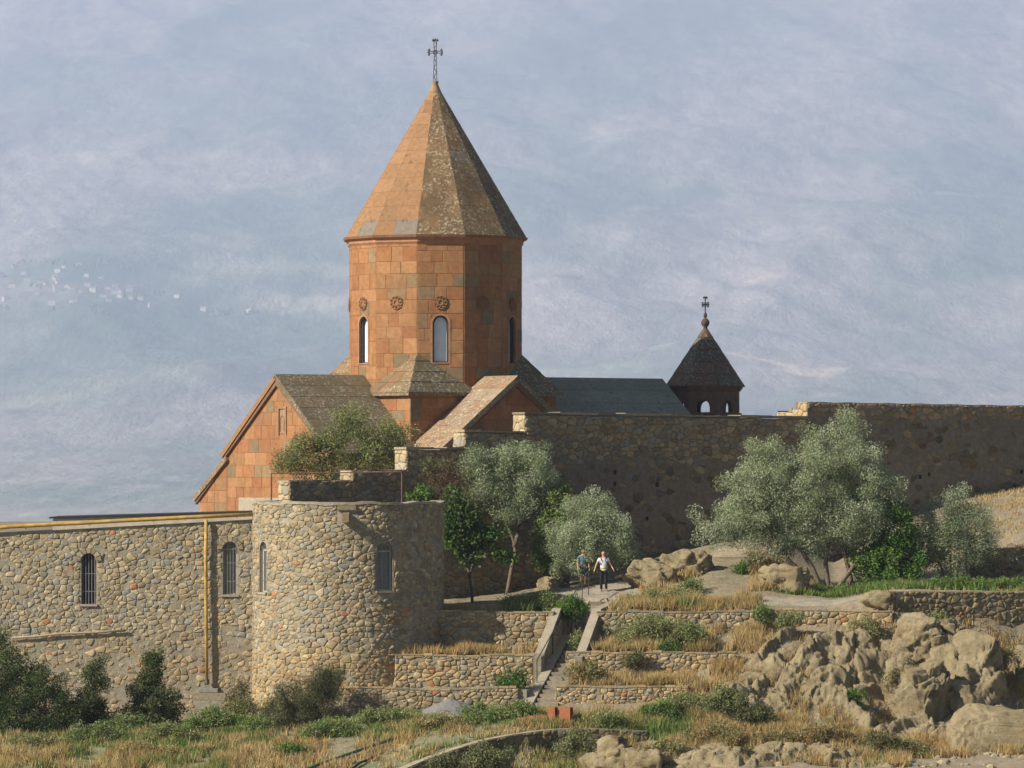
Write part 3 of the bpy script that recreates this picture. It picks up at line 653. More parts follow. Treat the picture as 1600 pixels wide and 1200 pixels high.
for k in range(12):
    az = -10.5+30*k; rows = [0, .095, .19, .285, .375, .465, .55, .635, .72, .80, .88, .965]
    e0 = np.array([C0[0]+ER*math.sin(R(az)), C0[1]-ER*math.cos(R(az)), EZ]); e1 = np.array([C0[0]+ER*math.sin(R(az+30)), C0[1]-ER*math.cos(R(az+30)), EZ]); ap = np.array([C0[0], C0[1], AZ])
    nr = np.cross(e1-e0, ap-e0); nr /= np.linalg.norm(nr)
    if nr[2] < 0: nr = -nr
    kk = (az + 25.5) % 360
    for t0, t1 in zip(rows[:-1], rows[1:]):
        nsp = 2 if t0 < 0.4 else 1
        cut = [0, rnd.uniform(0.38, 0.62), 1] if nsp == 2 else [0, 1]
        for s0, s1 in zip(cut[:-1], cut[1:]):
            pt = lambda s, t: (e0+(e1-e0)*s)*(1-t) + ap*t
            c = rnd.choice(RC); f = rnd.uniform(0.95, 1.05); 
            if 300 > kk > 20 and rnd.random() < 0.5: c = (0.25, 0.165, 0.085)
            if rnd.random() < 0.06: c = (0.20, 0.165, 0.13)
            quad_slab(sl('cone'), [pt(s0, t0), pt(s1, t0), pt(s1, t1), pt(s0, t1)], nr, 0.004, 0.009, tuple(q*f for q in c), 0.004)
eb = MB(); V = ring12(ER+0.06, EZ+0.03) + ring12(ER+0.02, EZ-0.09) + ring12(DR+0.2, EZ-0.09); eb.add(V, [(i, (i+1) % 12, (i+1) % 12+12, i+12) for i in range(12)] + [(i+12, (i+1) % 12+12, (i+1) % 12+24, i+24) for i in range(12)], (0.24, 0.12, 0.065)); eb.build('eave_band', M['tufa'], church)
# nave / transept / lean-to roofs
def roof_slope(key, name, mat, e0, e1, r0, r1, nrow, wmin, wmax, cols, parent=church, under=0.22):
    e0, e1, r0, r1 = [np.asarray(p, float) for p in (e0, e1, r0, r1)]; nr = np.cross(e1-e0, r0-e0); nr /= np.linalg.norm(nr)
    if nr[2] < 0: nr = -nr
    o = MB().prism([e0, e1, r1, r0], -nr*under, cols[0]).build(name, M[mat], parent)
    Lg = np.linalg.norm(e1-e0)
    for j in range(nrow):
        t0 = j/nrow; t1 = (j+1)/nrow; s = -rnd.uniform(0, 0.5)*wmin/Lg
        while s < 1:
            s1 = s + rnd.uniform(wmin, wmax)/Lg
            if 1-s1 < 0.4*wmin/Lg: s1 = 1
            a, b = max(0, s), min(1, s1); pt = lambda q, t: (e0+(e1-e0)*q)*(1-t) + (r0+(r1-r0)*q)*t
            f = rnd.uniform(0.85, 1.12); quad_slab(sl((key, o)), [pt(a, t0), pt(b, t0), pt(b, t1), pt(a, t1)], nr, 0.006, 0.018, tuple(q*f for q in rnd.choice(cols)), 0.005); s = s1
    return o
MC = [(0.165, 0.12, 0.068), (0.15, 0.112, 0.066), (0.175, 0.128, 0.075), (0.14, 0.108, 0.07)]
GC = [(0.20, 0.205, 0.165), (0.22, 0.22, 0.18), (0.185, 0.195, 0.155)]
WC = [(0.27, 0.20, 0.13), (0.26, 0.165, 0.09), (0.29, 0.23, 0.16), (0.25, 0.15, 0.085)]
ov = 0.3; ze = ZE - ov*0.72
roof_slope('na', 'nave_roof', 'moss', L(9.22, HW+ov, ze), L(3.9, HW+ov, ze), L(9.22, 0, ZR+0.02), L(3.9, 0, ZR+0.02), 7, 0.8, 1.4, MC)
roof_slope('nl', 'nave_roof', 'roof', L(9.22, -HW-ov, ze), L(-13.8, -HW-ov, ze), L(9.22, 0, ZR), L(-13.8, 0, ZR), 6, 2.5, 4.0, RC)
roof_slope('nc', 'nave_roof', 'slate', L(-4.3, HW+ov, ze), L(-13.8, HW+ov, ze), L(-4.3, 0, ZR+0.02), L(-13.8, 0, ZR+0.02), 6, 1.0, 1.6, GC)
roof_slope('le', 'aisle_roof', 'moss', L(9.2, -7.75, -1.82), L(0.9, -7.75, -1.82), L(9.2, -HW+0.1, 0.2), L(0.9, -HW+0.1, 0.2), 4, 1.0, 1.6, RC)
zb = 0.72 - ov*0.77
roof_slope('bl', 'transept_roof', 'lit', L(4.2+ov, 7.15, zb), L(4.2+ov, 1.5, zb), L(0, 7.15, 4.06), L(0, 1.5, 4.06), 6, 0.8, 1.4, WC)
roof_slope('br', 'transept_roof', 'moss', L(-4.2-ov, 7.15, zb), L(-4.2-ov, 1.5, zb), L(0, 7.15, 4.08), L(0, 1.5, 4.08), 5, 1.2, 1.8, GC)
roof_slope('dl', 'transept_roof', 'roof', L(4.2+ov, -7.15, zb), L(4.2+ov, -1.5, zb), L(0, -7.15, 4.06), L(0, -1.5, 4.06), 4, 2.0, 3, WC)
roof_slope('dr', 'transept_roof', 'moss', L(-4.2-ov, -7.15, zb), L(-4.2-ov, -1.5, zb), L(0, -7.15, 4.08), L(0, -1.5, 4.08), 4, 2.0, 3, GC)
for sa in (1, -1):       # hipped skirts over the corners of the crossing
    for sb in (1, -1):
        cr = L(4.5*sa, 4.5*sb, 3.26); e1 = L(4.5*sa, 0.5*sb, 3.26); e2 = L(0.5*sa, 4.5*sb, 3.26); ap = L(2.95*sa, 2.95*sb, 5.3); mid = L(0.6*sa, 0.6*sb, 3.3)
        o = MB().add([cr, e1, e2, ap, cr-[0, 0, .14], e1-[0, 0, .14], e2-[0, 0, .14], mid], [(0, 1, 3), (0, 3, 2), (0, 4, 5, 1), (0, 2, 6, 4), (1, 7, 3), (2, 3, 7), (4, 6, 7, 5)], (0.27, 0.18, 0.10)).build('corner_roof', M['moss'], church)
        for (ea, cA) in ((e1, RC if sa > 0 else MC), (e2, MC)):
            nr = np.cross(ea-cr, ap-cr); nr /= np.linalg.norm(nr); nr = nr if nr[2] > 0 else -nr
            for j in range(4):
                t0, t1 = j/4, (j+1)/4
                for s0, s1 in (((0, .36), (.36, .7), (.7, 1)) if j < 2 else ((0, 0.5), (0.5, 1))):
                    pt = lambda s, t: (cr+(ea-cr)*s)*(1-t) + ap*t
                    f = rnd.uniform(0.85, 1.15); quad_slab(sl(('cr', o)), [pt(s0, t0), pt(s1, t0), pt(s1, t1-(0.02 if j == 3 else 0)), pt(s0, t1-(0.02 if j == 3 else 0))], nr, 0.008, 0.03, tuple(q*f for q in rnd.choice(cA)))
# verge mouldings along the gables
def verge(ring, off, col): MB().prism(ring, off, col).build('verge', M['tufa'], church)
for s in (1, -1):
    verge([L(9.0, s*(HW+0.2), ze-0.06), L(9.0, s*(HW+0.2), ze-0.32), L(9.0, 0, ZR-0.52), L(9.0, 0, ZR-0.24)], L(9.16 + 0.002*s, 0, 0)-L(9.0, 0, 0), (0.17, 0.10, 0.065))
    verge([L(s*4.4, 6.9, zb-0.02), L(s*4.4, 6.9, zb-0.3), L(0, 6.9, 3.55), L(0, 6.9, 3.84)], L(0, 7.08 + 0.002*s, 0)-L(0, 6.9, 0), (0.15, 0.09, 0.06))
verge([L(9.0, -7.6, -1.95), L(9.0, -7.6, -2.15), L(9.0, -HW, -0.12), L(9.0, -HW, 0.05)], L(9.13, 0, 0)-L(9.0, 0, 0), (0.17, 0.10, 0.065))
nb = sorted([q for p in blocks.values() for q in p.L], key=lambda q: -q[3]); cutb = nb[300][3] if len(nb) > 300 else 0
owner = dict(nave=nave_o, aisle=lean, transept=arm, base=base, drum=drum_o)
for k, p in blocks.items(): p.emit(owner[k], 'block', M['tufa'], sum(1 for q in p.L if q[3] > cutb), False, 'small_blocks')
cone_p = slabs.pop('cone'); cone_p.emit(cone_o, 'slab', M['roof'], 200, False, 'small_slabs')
VIS = {'na': 45, 'bl': 30, 'cr': 6, 'nc': 0, 'nl': 0}
for (k, o), p in slabs.items(): p.emit(o, 'slab', o.data.materials[0], VIS.get(k, 0), False, 'small_slabs')
# metal cross on the apex
def metal_cross(parent, base, h, wdt, arm_at, mat, ang=0.0, t=0.035, lattice=True):
    b = MB(); c, s = math.cos(ang), math.sin(ang); base = np.asarray(base, float)
    q = lambda x, z, y=0: base + np.array([x*c - y*s, x*s + y*c, z])
    g = t*1.15
    if lattice:
        for sgn in (-1, 1):
            b.tube([q(sgn*g*1.7, 0), q(sgn*g, h*arm_at)], t*0.5, 5); b.tube([q(sgn*g, h*arm_at), q(sgn*g*1.5, h)], t*0.5, 5)
            b.tube([q(-wdt/2, h*arm_at+sgn*g), q(wdt/2, h*arm_at+sgn*g)], t*0.5, 5)
        n = 9
        for i in range(n): z0 = h*i/n; z1 = h*(i+1)/n; sg = 1 if i % 2 else -1; b.tube([q(-sg*g*1.2, z0), q(sg*g*1.2, z1)], t*0.4, 4)
    else: b.tube([q(0, 0), q(0, h)], t, 6); b.tube([q(-wdt/2, h*arm_at), q(wdt/2, h*arm_at)], t, 6)
    e = t*2.0
    for cx_, cz_, dx, dz in ((-wdt/2, h*arm_at, -1, 0), (wdt/2, h*arm_at, 1, 0), (0, h, 0, 1)):
        for (ox, oz) in ((0, 0), (-dx*0.2+dz, -dz*0.2+dx), (-dx*0.2-dz, -dz*0.2-dx)):
            k = q(cx_+ox*e*1.3, cz_+oz*e*1.3); b.tube([k - np.array([0, 0, e*0.8]), k, k + np.array([0, 0, e*0.8])], [e*0.35, e*0.85, e*0.35], 6)
    k = q(0, h*arm_at); b.tube([k + np.array([0.10*math.cos(a)*c, 0.10*math.cos(a)*s, 0.10*math.sin(a)]) for a in np.linspace(0, 2*math.pi, 11)], t*0.55, 5)
    return b.build('cross', mat, parent)
MB().lathe([(0.0, 18.62), (0.15, 18.60), (0.17, 18.53), (0.14, 18.47), (0.22, 18.25), (0.30, 18.07)], (C0[0], C0[1], 0), 14, (0.32, 0.22, 0.14)).build('finial', M['tufa'], church, True)
metal_cross(church, (C0[0], C0[1], 18.58), 2.05, 0.66, 0.70, M['crossiron'], 0.1, 0.042)

# ------------------------------------------------------------------ belfry
bc = np.array([(1102-CX)*241/F, 241.0]); belf = thing('belfry', (bc[0], bc[1], -3.2), 'small dark octagonal belfry with open arches and pointed stone cap behind the wall', 'belfry')
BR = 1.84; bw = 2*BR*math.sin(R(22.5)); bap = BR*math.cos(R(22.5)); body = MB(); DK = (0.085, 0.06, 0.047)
for k in range(8):
    az = -6+45*k; n = np.array([math.sin(R(az)), -math.cos(R(az))]); t = np.array([math.cos(R(az)), math.sin(R(az))])
    for inn in (0, 1):
        ap_ = bap - 0.32*inn; ww = bw*ap_/bap; o = bc + n*ap_ - t*ww/2; mp = flatmap((o[0], o[1], 0), t, (n[0], n[1], 0))
        op = [(ww/2-0.33, ww/2+0.33, 2.46, 3.06, 'arch')]
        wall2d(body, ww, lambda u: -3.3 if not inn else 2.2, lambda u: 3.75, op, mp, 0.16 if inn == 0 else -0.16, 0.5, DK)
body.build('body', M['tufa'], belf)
def oct8(r, z): return [np.array([bc[0]+r*math.sin(R(16.5+45*k)), bc[1]-r*math.cos(R(16.5+45*k)), z]) for k in range(8)]
led = MB(); 
for r0, r1, z0, z1 in ((BR, BR+0.13, 2.18, 2.22), (BR+0.13, BR+0.13, 2.22, 2.42), (BR+0.13, BR-0.0, 2.42, 2.44), (BR, BR+0.12, 3.5, 3.62), (BR+0.12, BR+0.2, 3.62, 3.76)):
    led.add(oct8(r0, z0)+oct8(r1, z1), [(i, (i+1) % 8, (i+1) % 8+8, i+8) for i in range(8)], (0.08, 0.057, 0.045))
led.build('ledge', M['tufa'], belf)
MB().add(oct8(1.5, 2.3), [tuple(range(8))], DK).build('floor_slab', M['tufa'], belf)
M['cap'] = m_roof('cap_slab', (0.085, 0.075, 0.045), (0.20, 0.20, 0.17), None, 0.4)
cap = MB().add(oct8(2.12, 3.76)+[np.array([bc[0], bc[1], 6.86])], [(i, (i+1) % 8, 8) for i in range(8)] + [tuple(range(8))[::-1]], (0.10, 0.07, 0.055)).build('cap', M['cap'], belf)
cp = Pieces()
for k in range(8):
    a, b = oct8(2.14, 3.78)[k], oct8(2.14, 3.78)[(k+1) % 8]; ap_ = np.array([bc[0], bc[1], 6.88]); nr = np.cross(b-a, ap_-a); nr /= np.linalg.norm(nr); nr = nr if nr[2] > 0 else -nr
    for t0, t1 in ((0, .2), (.2, .4), (.4, .6), (.6, .8), (.8, .97)):
        pt = lambda s, t: (a+(b-a)*s)*(1-t) + ap_*t
        c = rnd.choice([(0.10, 0.066, 0.05), (0.125, 0.066, 0.046), (0.085, 0.066, 0.05), (0.095, 0.072, 0.055)])
        quad_slab(cp, [pt(0, t0), pt(1, t0), pt(1, t1), pt(0, t1)], nr, 0.006, 0.022, c)
cp.emit(cap, 'slab', M['cap'], 300, False)
zt = 6.78; MB().lathe([(0, zt+0.48), (0.10, zt+0.46), (0.19, zt+0.36), (0.22, zt+0.24), (0.19, zt+0.12), (0.10, zt+0.03), (0.12, zt-0.1)], (bc[0], bc[1], 0), 12, DK).build('ball', M['tufa'], belf, True)
MB().lathe([(0.03, zt+0.45), (0.09, zt+0.55), (0.09, zt+0.68), (0.03, zt+0.78)], (bc[0], bc[1], 0), 8, DK).build('knob', M['iron'], belf, True)
metal_cross(belf, (bc[0], bc[1], zt+0.72), 0.82, 0.36, 0.55, M['iron'], 0.5, 0.035, False)

# ------------------------------------------------------------------ left wing: rubble wall with gutter and downpipe
rnd = random.Random(21)
MT = (0.325, 0.285, 0.205)
y0w = 200.0; LX0 = P(-90, 0, y0w)[0]; LX1 = P(402, 0, y0w)[0]; LW = LX1 - LX0
def u_of(px): return P(px, 0, y0w)[0] - LX0
def ltop(u): return np.interp(u, [0, LW], [zpx(838, y0w), zpx(811, y0w)])
wing = thing('stone_wing', (LX0 + LW/2, y0w+2, -10.5), 'long sunlit rubble stone building wing with a yellow gutter beside the round tower', 'building')
mpW = flatmap((LX0, y0w, 0), (1, 0), (0, -1, 0))
lops = [(u_of(127), u_of(150), zpx(944, y0w), zpx(865, y0w), 'arch'), (u_of(348), u_of(371), zpx(929, y0w), zpx(847, y0w), 'arch')]
core = MB(); wall2d(core, LW, lambda u: -12, ltop, lops, mpW, 0.32, 0.6, MT)
core.add([mpW(0, -12, 0), mpW(0, ltop(0), 0), mpW(0, ltop(0), -6), mpW(0, -12, -6)], [(0, 1, 2, 3)], MT); core.add([mpW(0, -12, -6), mpW(LW, -12, -6), mpW(LW, ltop(LW), -6), mpW(0, ltop(0), -6)], [(0, 1, 2, 3)], MT)
wing_o = core.build('wall', M['mortar'], wing)
pc = Pieces(); ub = lambda u: -11.2
rubble(pc, LW, ub, lambda u: ltop(u) - 0.02, 0.205, 0.15, lops, mpW, rnd, (-0.004, 0.042), tintf=lambda u, v: (1.10, 1.09, 1.06) if v > -7.4 else (1.12, 1.04, 0.92), keep=lambda u, v: 0.95 if v + 0.5*float(fbm(u*0.4, v*0.8, 5, 3)) > -7.2 else 0.62)
pc.emit(wing_o, 'stone', M['stone'])
for i, op in enumerate(lops):
    barred_window(wing, op, mpW, rnd, 5, 'iron' if i == 0 else 'pale', 0.3, 'dark' if i == 0 else 'grey')
    c = 0.5*(op[0]+op[1]); r = 0.5*(op[1]-op[0]); 
    if i == 1:
        for q in (0.78, 0.58, 0.38):
            MB().tube([mpW(c+r*q*math.cos(t), op[3]-r+r*q*math.sin(t), -0.10) for t in np.linspace(0, math.pi, 9)], 0.013, 5).build('fan_bar', M['greyiron'], wing)
    for k in range(7):        # arch stones round the head
        t0, t1 = math.pi*k/7+0.03, math.pi*(k+1)/7-0.03; r0, r1 = r+0.03, r+0.24
        ring = [(c+r0*math.cos(t0), op[3]-r+r0*math.sin(t0)), (c+r1*math.cos(t0), op[3]-r+r1*math.sin(t0)), (c+r1*math.cos(t1), op[3]-r+r1*math.sin(t1)), (c+r0*math.cos(t1), op[3]-r+r0*math.sin(t1))]
        b = MB(); b.prism([mpW(u, v, 0.0) for u, v in ring], (0, -0.075, 0), rubcol(rnd)); b.build('arch_stone', M['stone'], wing)
# flat roof: wall head, pale set-back parapet with tar felt edge
MB().add([mpW(0, ltop(0)-0.02, -0.2), mpW(LW, ltop(LW)-0.02, -0.2), mpW(LW, ltop(LW)-0.02, -6), mpW(0, ltop(0)-0.02, -6)], [(0, 1, 2, 3)], MT).build('flat_roof', M['tar'], wing)
ua, ub_ = u_of(80), u_of(399); za, zb_ = zpx(810.5, 200.7), zpx(801.5, 200.7)
MB().prism([mpW(ua, ltop(ua)-0.3, -0.7), mpW(ub_, ltop(ub_)-0.3, -0.7), mpW(ub_, zb_, -0.7), mpW(ua, za, -0.7)], (0, 4.5, 0), MT).build('parapet', M['pale'], wing)
MB().prism([mpW(ua-0.15, za+0.004, -0.62), mpW(ub_, zb_+0.004, -0.62), mpW(ub_, zb_+0.075, -0.62), mpW(ua-0.15, za+0.075, -0.62)], (0, 4.7, 0)).build('felt_edge', M['tar'], wing)
gut = thing('gutter', mpW(LW/2, ltop(LW/2), 0.2), 'long yellow painted gutter along the top of the stone wing wall', 'gutter')
gp_ = [P(px, py, y0w-0.17) for px, py in ((-95, 832.5), (20, 822.5), (120, 817.5), (200, 813), (300, 808), (396, 803.5))]
MB().tube(gp_, 0.085, 8).build('trough', M['yellow'], gut, True)
for px in (40, 140, 240, 290, 370): p = gp_[0]*0 + P(px, np.interp(px, [-95, 20, 120, 200, 300, 396], [832.5, 822.5, 817.5, 813, 808, 803.5]), y0w-0.17); MB().tube([p-[0, 0.0, 0.12], p+[0, 0.25, -0.12]], 0.02, 5).build('bracket', M['iron'], gut)
dp = thing('downpipe', P(323, 1066, y0w-0.2), 'straight yellow painted downpipe running down the rubble wall', 'pipe')
dpts = [P(322, 812, y0w-0.2), P(321.5, 880, y0w-0.19), P(322, 960, y0w-0.2), P(323, 1062, y0w-0.2)]
MB().tube(dpts, 0.072, 8).build('pipe', M['yellow'], dp, True)
for py in (842, 943, 1010): p = P(322, py, y0w-0.2); MB().tube([p-[0, 0, 0.035], p+[0, 0, 0.035]], 0.086, 8).build('joint_collar', M['yellow'], dp)
MB().tube([P(323, 1062, y0w-0.2), P(323.5, 1069, y0w-0.26)], 0.105, 8).build('outlet', M['iron'], dp)
for i, (p0, p1, q0, q1, d) in enumerate(((311, 340, 1076, 1082, 0.55), (301, 352, 1083, 1094, 0.7), (304, 358, 1095, 1108, 0.95), (296, 352, 1109, 1122, 1.25))):
    a = P(p0, q1, y0w-d); b = P(p1, q0, y0w-d)
    if i == 0: plinth = thing('stone_plinth', (a[0], y0w-d, a[2]-0.3), 'stepped pile of squared stones under the yellow downpipe', 'plinth')
    MB().box((a[0], y0w-d, a[2]), (b[0], y0w-0.085, b[2]), rubcol(rnd)).build('block', M['stone'], plinth)
pole = [P(px, py, y0w-0.13) for px, py in ((18, 996), (60, 994), (95, 990), (150, 988), (196, 985))]
tag(MB().tube(pole, [0.03, 0.045, 0.045, 0.05, 0.055], 7).build('wooden_pole', M['wood'], None, True), 'pale weathered pole fixed level along the rubble wing wall', 'pole')
tr = thing('trough', P(105, 1110, 198.6), 'pale concrete trough standing at the foot of the rubble wing wall', 'trough')
a = P(78, 1094, 198.6); b = P(132, 1081, 198.6)
MB().box((a[0], 198.3, a[2]), (b[0], 198.9, b[2])).build('basin', M['pale'], tr); MB().box((a[0]+0.1, 198.4, a[2]-0.8), (b[0]-0.1, 198.8, a[2])).build('pedestal', M['concrete'], tr)

# ------------------------------------------------------------------ round tower
TX, TY, TR = P(544, 0, 200)[0], 200.0, 149*200/F
TZ0, TZ1 = -11.6, zpx(787, 196.2)
tower = thing('round_tower', (TX, TY, TZ0), 'squat round rubble stone tower with two narrow arched windows and a water spout', 'tower')
def mpT(u, v, q):      # u = arc length from the point facing the camera
    a = u/TR; r = TR + q - 0.012*(v - TZ0)*0.3; return (TX + r*math.sin(a), TY - r*math.cos(a), v)
def tu(px): return TR*math.asin(max(-1, min(1, (px-544)/149.0)))
UW = TR*R(125)
mpT2 = lambda u, v, q: mpT(u - UW, v, q)
tops = [(tu(408)+UW-0.02, tu(419.5)+UW+0.05, zpx(925, 198.5), zpx(846, 198.5), 'arch'), (tu(592.5)+UW, tu(618)+UW, zpx(923, 196.4), zpx(847, 196.4), 'arch')]
core = MB(); ttop = lambda u: TZ1 + 0.03*math.sin(u*2.1) + 0.02*math.sin(u*5.3)
wall2d(core, 2*UW, lambda u: TZ0, ttop, tops, mpT2, 0.3, 0.22, MT)
n = 40; core.add([mpT2(2*UW*i/n, ttop(2*UW*i/n), 0) for i in range(n+1)], [tuple(range(n+1))], MT); core.add([mpT2(0, TZ0, 0), mpT2(0, TZ1, 0), mpT2(2*UW, TZ1, 0), mpT2(2*UW, TZ0, 0)], [(0, 1, 2, 3)], MT)
tow_o = core.build('wall', M['mortar'], tower)
pc = Pieces(); spout_u = tu(545) + UW
hole = (spout_u-0.32, spout_u+0.42, zpx(817, 196), zpx(789, 196), 'rect')
rubble(pc, 2*UW, lambda u: TZ0+0.2, lambda u: ttop(u) - 0.03, 0.215, 0.148, tops + [hole], mpT2, rnd, (0.0, 0.05), tintf=lambda u, v: (1.0, 0.98, 0.94) if v > -7.8 else (1.08, 0.98, 0.80), keep=lambda u, v: 0.97, drop=0.3)
pc.L = [q for q in pc.L]; back_hidden = lambda q: q[0][-1][1] > TY + 1.5
pc.L.sort(key=lambda q: (back_hidden(q), -q[3])); Ls = pc.L; hid = [q for q in Ls if back_hidden(q)]
pc.L = [(V, Fc, c, -1 if back_hidden((V,)) else a_) for V, Fc, c, a_ in Ls]; pc.emit(tow_o, 'stone', M['stone'])
for i, op in enumerate(tops): barred_window(tower, op, mpT2, rnd, 4, 'pale', 0.26, 'grey')
cz = MB()
cpts = 46; r0, r1 = TR-0.5, TR+0.05
for i in range(cpts):
    pass
ringo = [mpT2(2*UW*i/cpts, ttop(2*UW*i/cpts) + 0.0 + rnd.uniform(-0.012, 0.012), 0.06) for i in range(cpts+1)]; ringi = [mpT2(2*UW*i/cpts, ttop(2*UW*i/cpts), -0.5) for i in range(cpts+1)]
cz.add([(p[0], p[1], p[2]-0.05) for p in ringo] + [(p[0], p[1], p[2]+0.06) for p in ringo] + [(p[0], p[1], p[2]+0.06) for p in ringi],
       [(i, i+1, i+cpts+2, i+cpts+1) for i in range(cpts)] + [(i+cpts+1, i+cpts+2, i+2*cpts+3, i+2*cpts+2) for i in range(cpts)], (0.34, 0.30, 0.21))
cz.build('coping', M['mortar'], tower)
sp = MB(); su = spout_u
sp.prism([mpT2(su-0.16, zpx(815, 196), -0.3), mpT2(su+0.14, zpx(813, 196), -0.3), mpT2(su+0.16, zpx(800, 196), -0.3), mpT2(su-0.14, zpx(800, 196), -0.3)], (0.03, -1.0, -0.06), (0.25, 0.19, 0.11)).build('water_spout', M['stone'], tower)
MB().prism([mpT2(su-0.35, zpx(797, 196), -0.1), mpT2(su+0.45, zpx(797, 196), -0.1), mpT2(su+0.45, zpx(789.5, 196), -0.1), mpT2(su-0.35, zpx(789.5, 196), -0.1)], (0, -0.24, 0), (0.22, 0.18, 0.12)).build('spout_lintel', M['stone'], tower)
# thin rusty railing frame on the tower roof
rail = thing('roof_railing', P(526, 783, 203.2), 'thin rusty iron railing frame standing on the round tower roof', 'railing')
for px in (424, 628): MB().tube([P(px, 790, 203.2), P(px, 739, 203.2)], 0.035, 6).build('post', M['rust'], rail)
MB().tube([P(424, 740, 203.2), P(526, 738.5, 203.2), P(628, 737.5, 203.2)], 0.028, 6).build('rail', M['rust'], rail)

# ------------------------------------------------------------------ long shaded fortress wall stepping up the hill
rnd = random.Random(31)
wd = np.array([math.cos(R(33)), math.sin(R(33))]); wn = np.array([math.sin(R(33)), -math.cos(R(33))]); WTH = 0.95
fort = thing('fortress_wall', (*wall_at(1000), -6.0), 'tall shaded old fortress wall of rubble and worn plaster stepping up to church', 'wall')
O0 = np.array([WX0, WY0])
def wu(px): X, Y = wall_at(px); return ((X-WX0)*wd[0] + (Y-WY0)*wd[1])
def wz(px, py): X, Y = wall_at(px); return zpx(py, Y)
mpF = flatmap((WX0, WY0, 0), wd, (wn[0], wn[1], 0))
SEG = [(452, 549, 750, 750), (549, 635, 735, 734), (635, 726, 703, 703), (726, 820, 676, 678), (820, 1262, 648, 655), (1262, 1720, 628, 636)]
DKM = (0.22, 0.18, 0.13)
putlog = [(929, 757), (961, 756), (1027, 757), (961, 738), (1011, 810), (1452, 741), (1596, 737), (1438, 745)]
coreF = MB(); pcF = Pieces()
for si, (p0, p1, ya, yb) in enumerate(SEG):
    u0, u1 = wu(p0), wu(p1); W = u1-u0; za, zb2 = wz(p0, ya), wz(p1, yb)
    top = (lambda W, za, zb2: lambda u: za + (zb2-za)*max(0, min(1, u/W)) + 0.02*math.sin(u*3.1))(W, za, zb2)
    mp = (lambda u0: lambda u, v, q: mpF(u+u0, v, q))(u0)
    ops = []
    for hx, hy in putlog:
        if p0+8 < hx < p1-8: c = wu(hx)-u0; z = wz(hx, hy); s_ = rnd.uniform(0.07, 0.115); ops.append((c-s_, c+s_, z-s_*1.15, z+s_*1.15, 'rect'))
    keep_ops = []
    for o in ops:
        if all(o[1] < q[0]-0.02 or o[0] > q[1]+0.02 or o[3] < q[2]-0.02 or o[2] > q[3]+0.02 for q in keep_ops): keep_ops.append(o)
    wall2d(coreF, W, lambda u: -8.5, top, keep_ops, mp, 0.45, 0.8, DKM, back=True)
    nn = max(2, int(W/0.8)); uu = [W*i/nn for i in range(nn+1)]
    for a, b in zip(uu[:-1], uu[1:]):
        coreF.add([mp(a, top(a), 0), mp(b, top(b), 0), mp(b, top(b), -WTH), mp(a, top(a), -WTH)], [(0, 1, 2, 3)], (0.33, 0.28, 0.19))
        coreF.add([mp(a, -8.5, -WTH), mp(b, -8.5, -WTH), mp(b, top(b), -WTH), mp(a, top(a), -WTH)], [(0, 1, 2, 3)], DKM)
    coreF.add([mp(0, -8.5, 0), mp(0, top(0), 0), mp(0, top(0), -WTH), mp(0, -8.5, -WTH)], [(0, 1, 2, 3)], DKM)
    def keep(u, v, top=top, si=si):
        d = top(u) - v
        if si <= 3: return 0.97
        base_k = 1 - sstep(1.6, 2.6, d + 0.8*float(fbm(u*0.5+si*9, v*0.5, 61, 3))) if si == 4 else 1 - sstep(0.35, 0.9, d)
        low = sstep(5.2, 6.4, d)
        return float(max(0.26, base_k, low*0.95))
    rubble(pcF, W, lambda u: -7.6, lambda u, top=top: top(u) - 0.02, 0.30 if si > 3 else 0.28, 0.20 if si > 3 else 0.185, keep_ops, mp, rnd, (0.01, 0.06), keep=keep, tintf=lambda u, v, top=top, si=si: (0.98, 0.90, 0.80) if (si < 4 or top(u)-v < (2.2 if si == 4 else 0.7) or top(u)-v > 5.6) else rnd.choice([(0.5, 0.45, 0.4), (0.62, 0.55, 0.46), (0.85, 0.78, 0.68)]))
    # sunlit stub end of every step
    zlow = wz(p0, SEG[si-1][3]) if si else wz(p0, 790)
    em = flatmap((mpF(u0, 0, -WTH)[0], mpF(u0, 0, -WTH)[1], 0), (wn[0], wn[1]), (-wd[0], -wd[1], 0))
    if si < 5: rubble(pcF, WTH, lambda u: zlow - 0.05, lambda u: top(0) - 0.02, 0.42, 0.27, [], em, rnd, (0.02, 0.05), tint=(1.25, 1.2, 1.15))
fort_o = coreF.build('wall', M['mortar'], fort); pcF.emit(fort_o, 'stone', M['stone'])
# capstones on the middle run
for si in (4, 3, 2):
    p0, p1, ya, yb = SEG[si]; u = wu(p0)-0.05; ue = wu(p1); za, zb2 = wz(p0, ya), wz(p1, yb); W = ue-u
    while u < ue-0.2:
        l_ = min(rnd.uniform(0.5, 1.2), ue-u); z = za+(zb2-za)*(u-wu(p0))/W; hh = rnd.uniform(0.06, 0.13)
        MB().prism([mpF(u+0.01, z+0.023, 0.05), mpF(u+l_-0.01, z+0.023, 0.05), mpF(u+l_-0.01, z+0.023+hh, 0.05), mpF(u+0.01, z+0.023+hh*rnd.uniform(0.9, 1.1), 0.05)], (-wn[0]*(WTH+0.08), -wn[1]*(WTH+0.08), 0), rubcol(rnd, (0.95, 0.9, 0.82), 0)).build('capstone', M['stone'], fort); u += l_
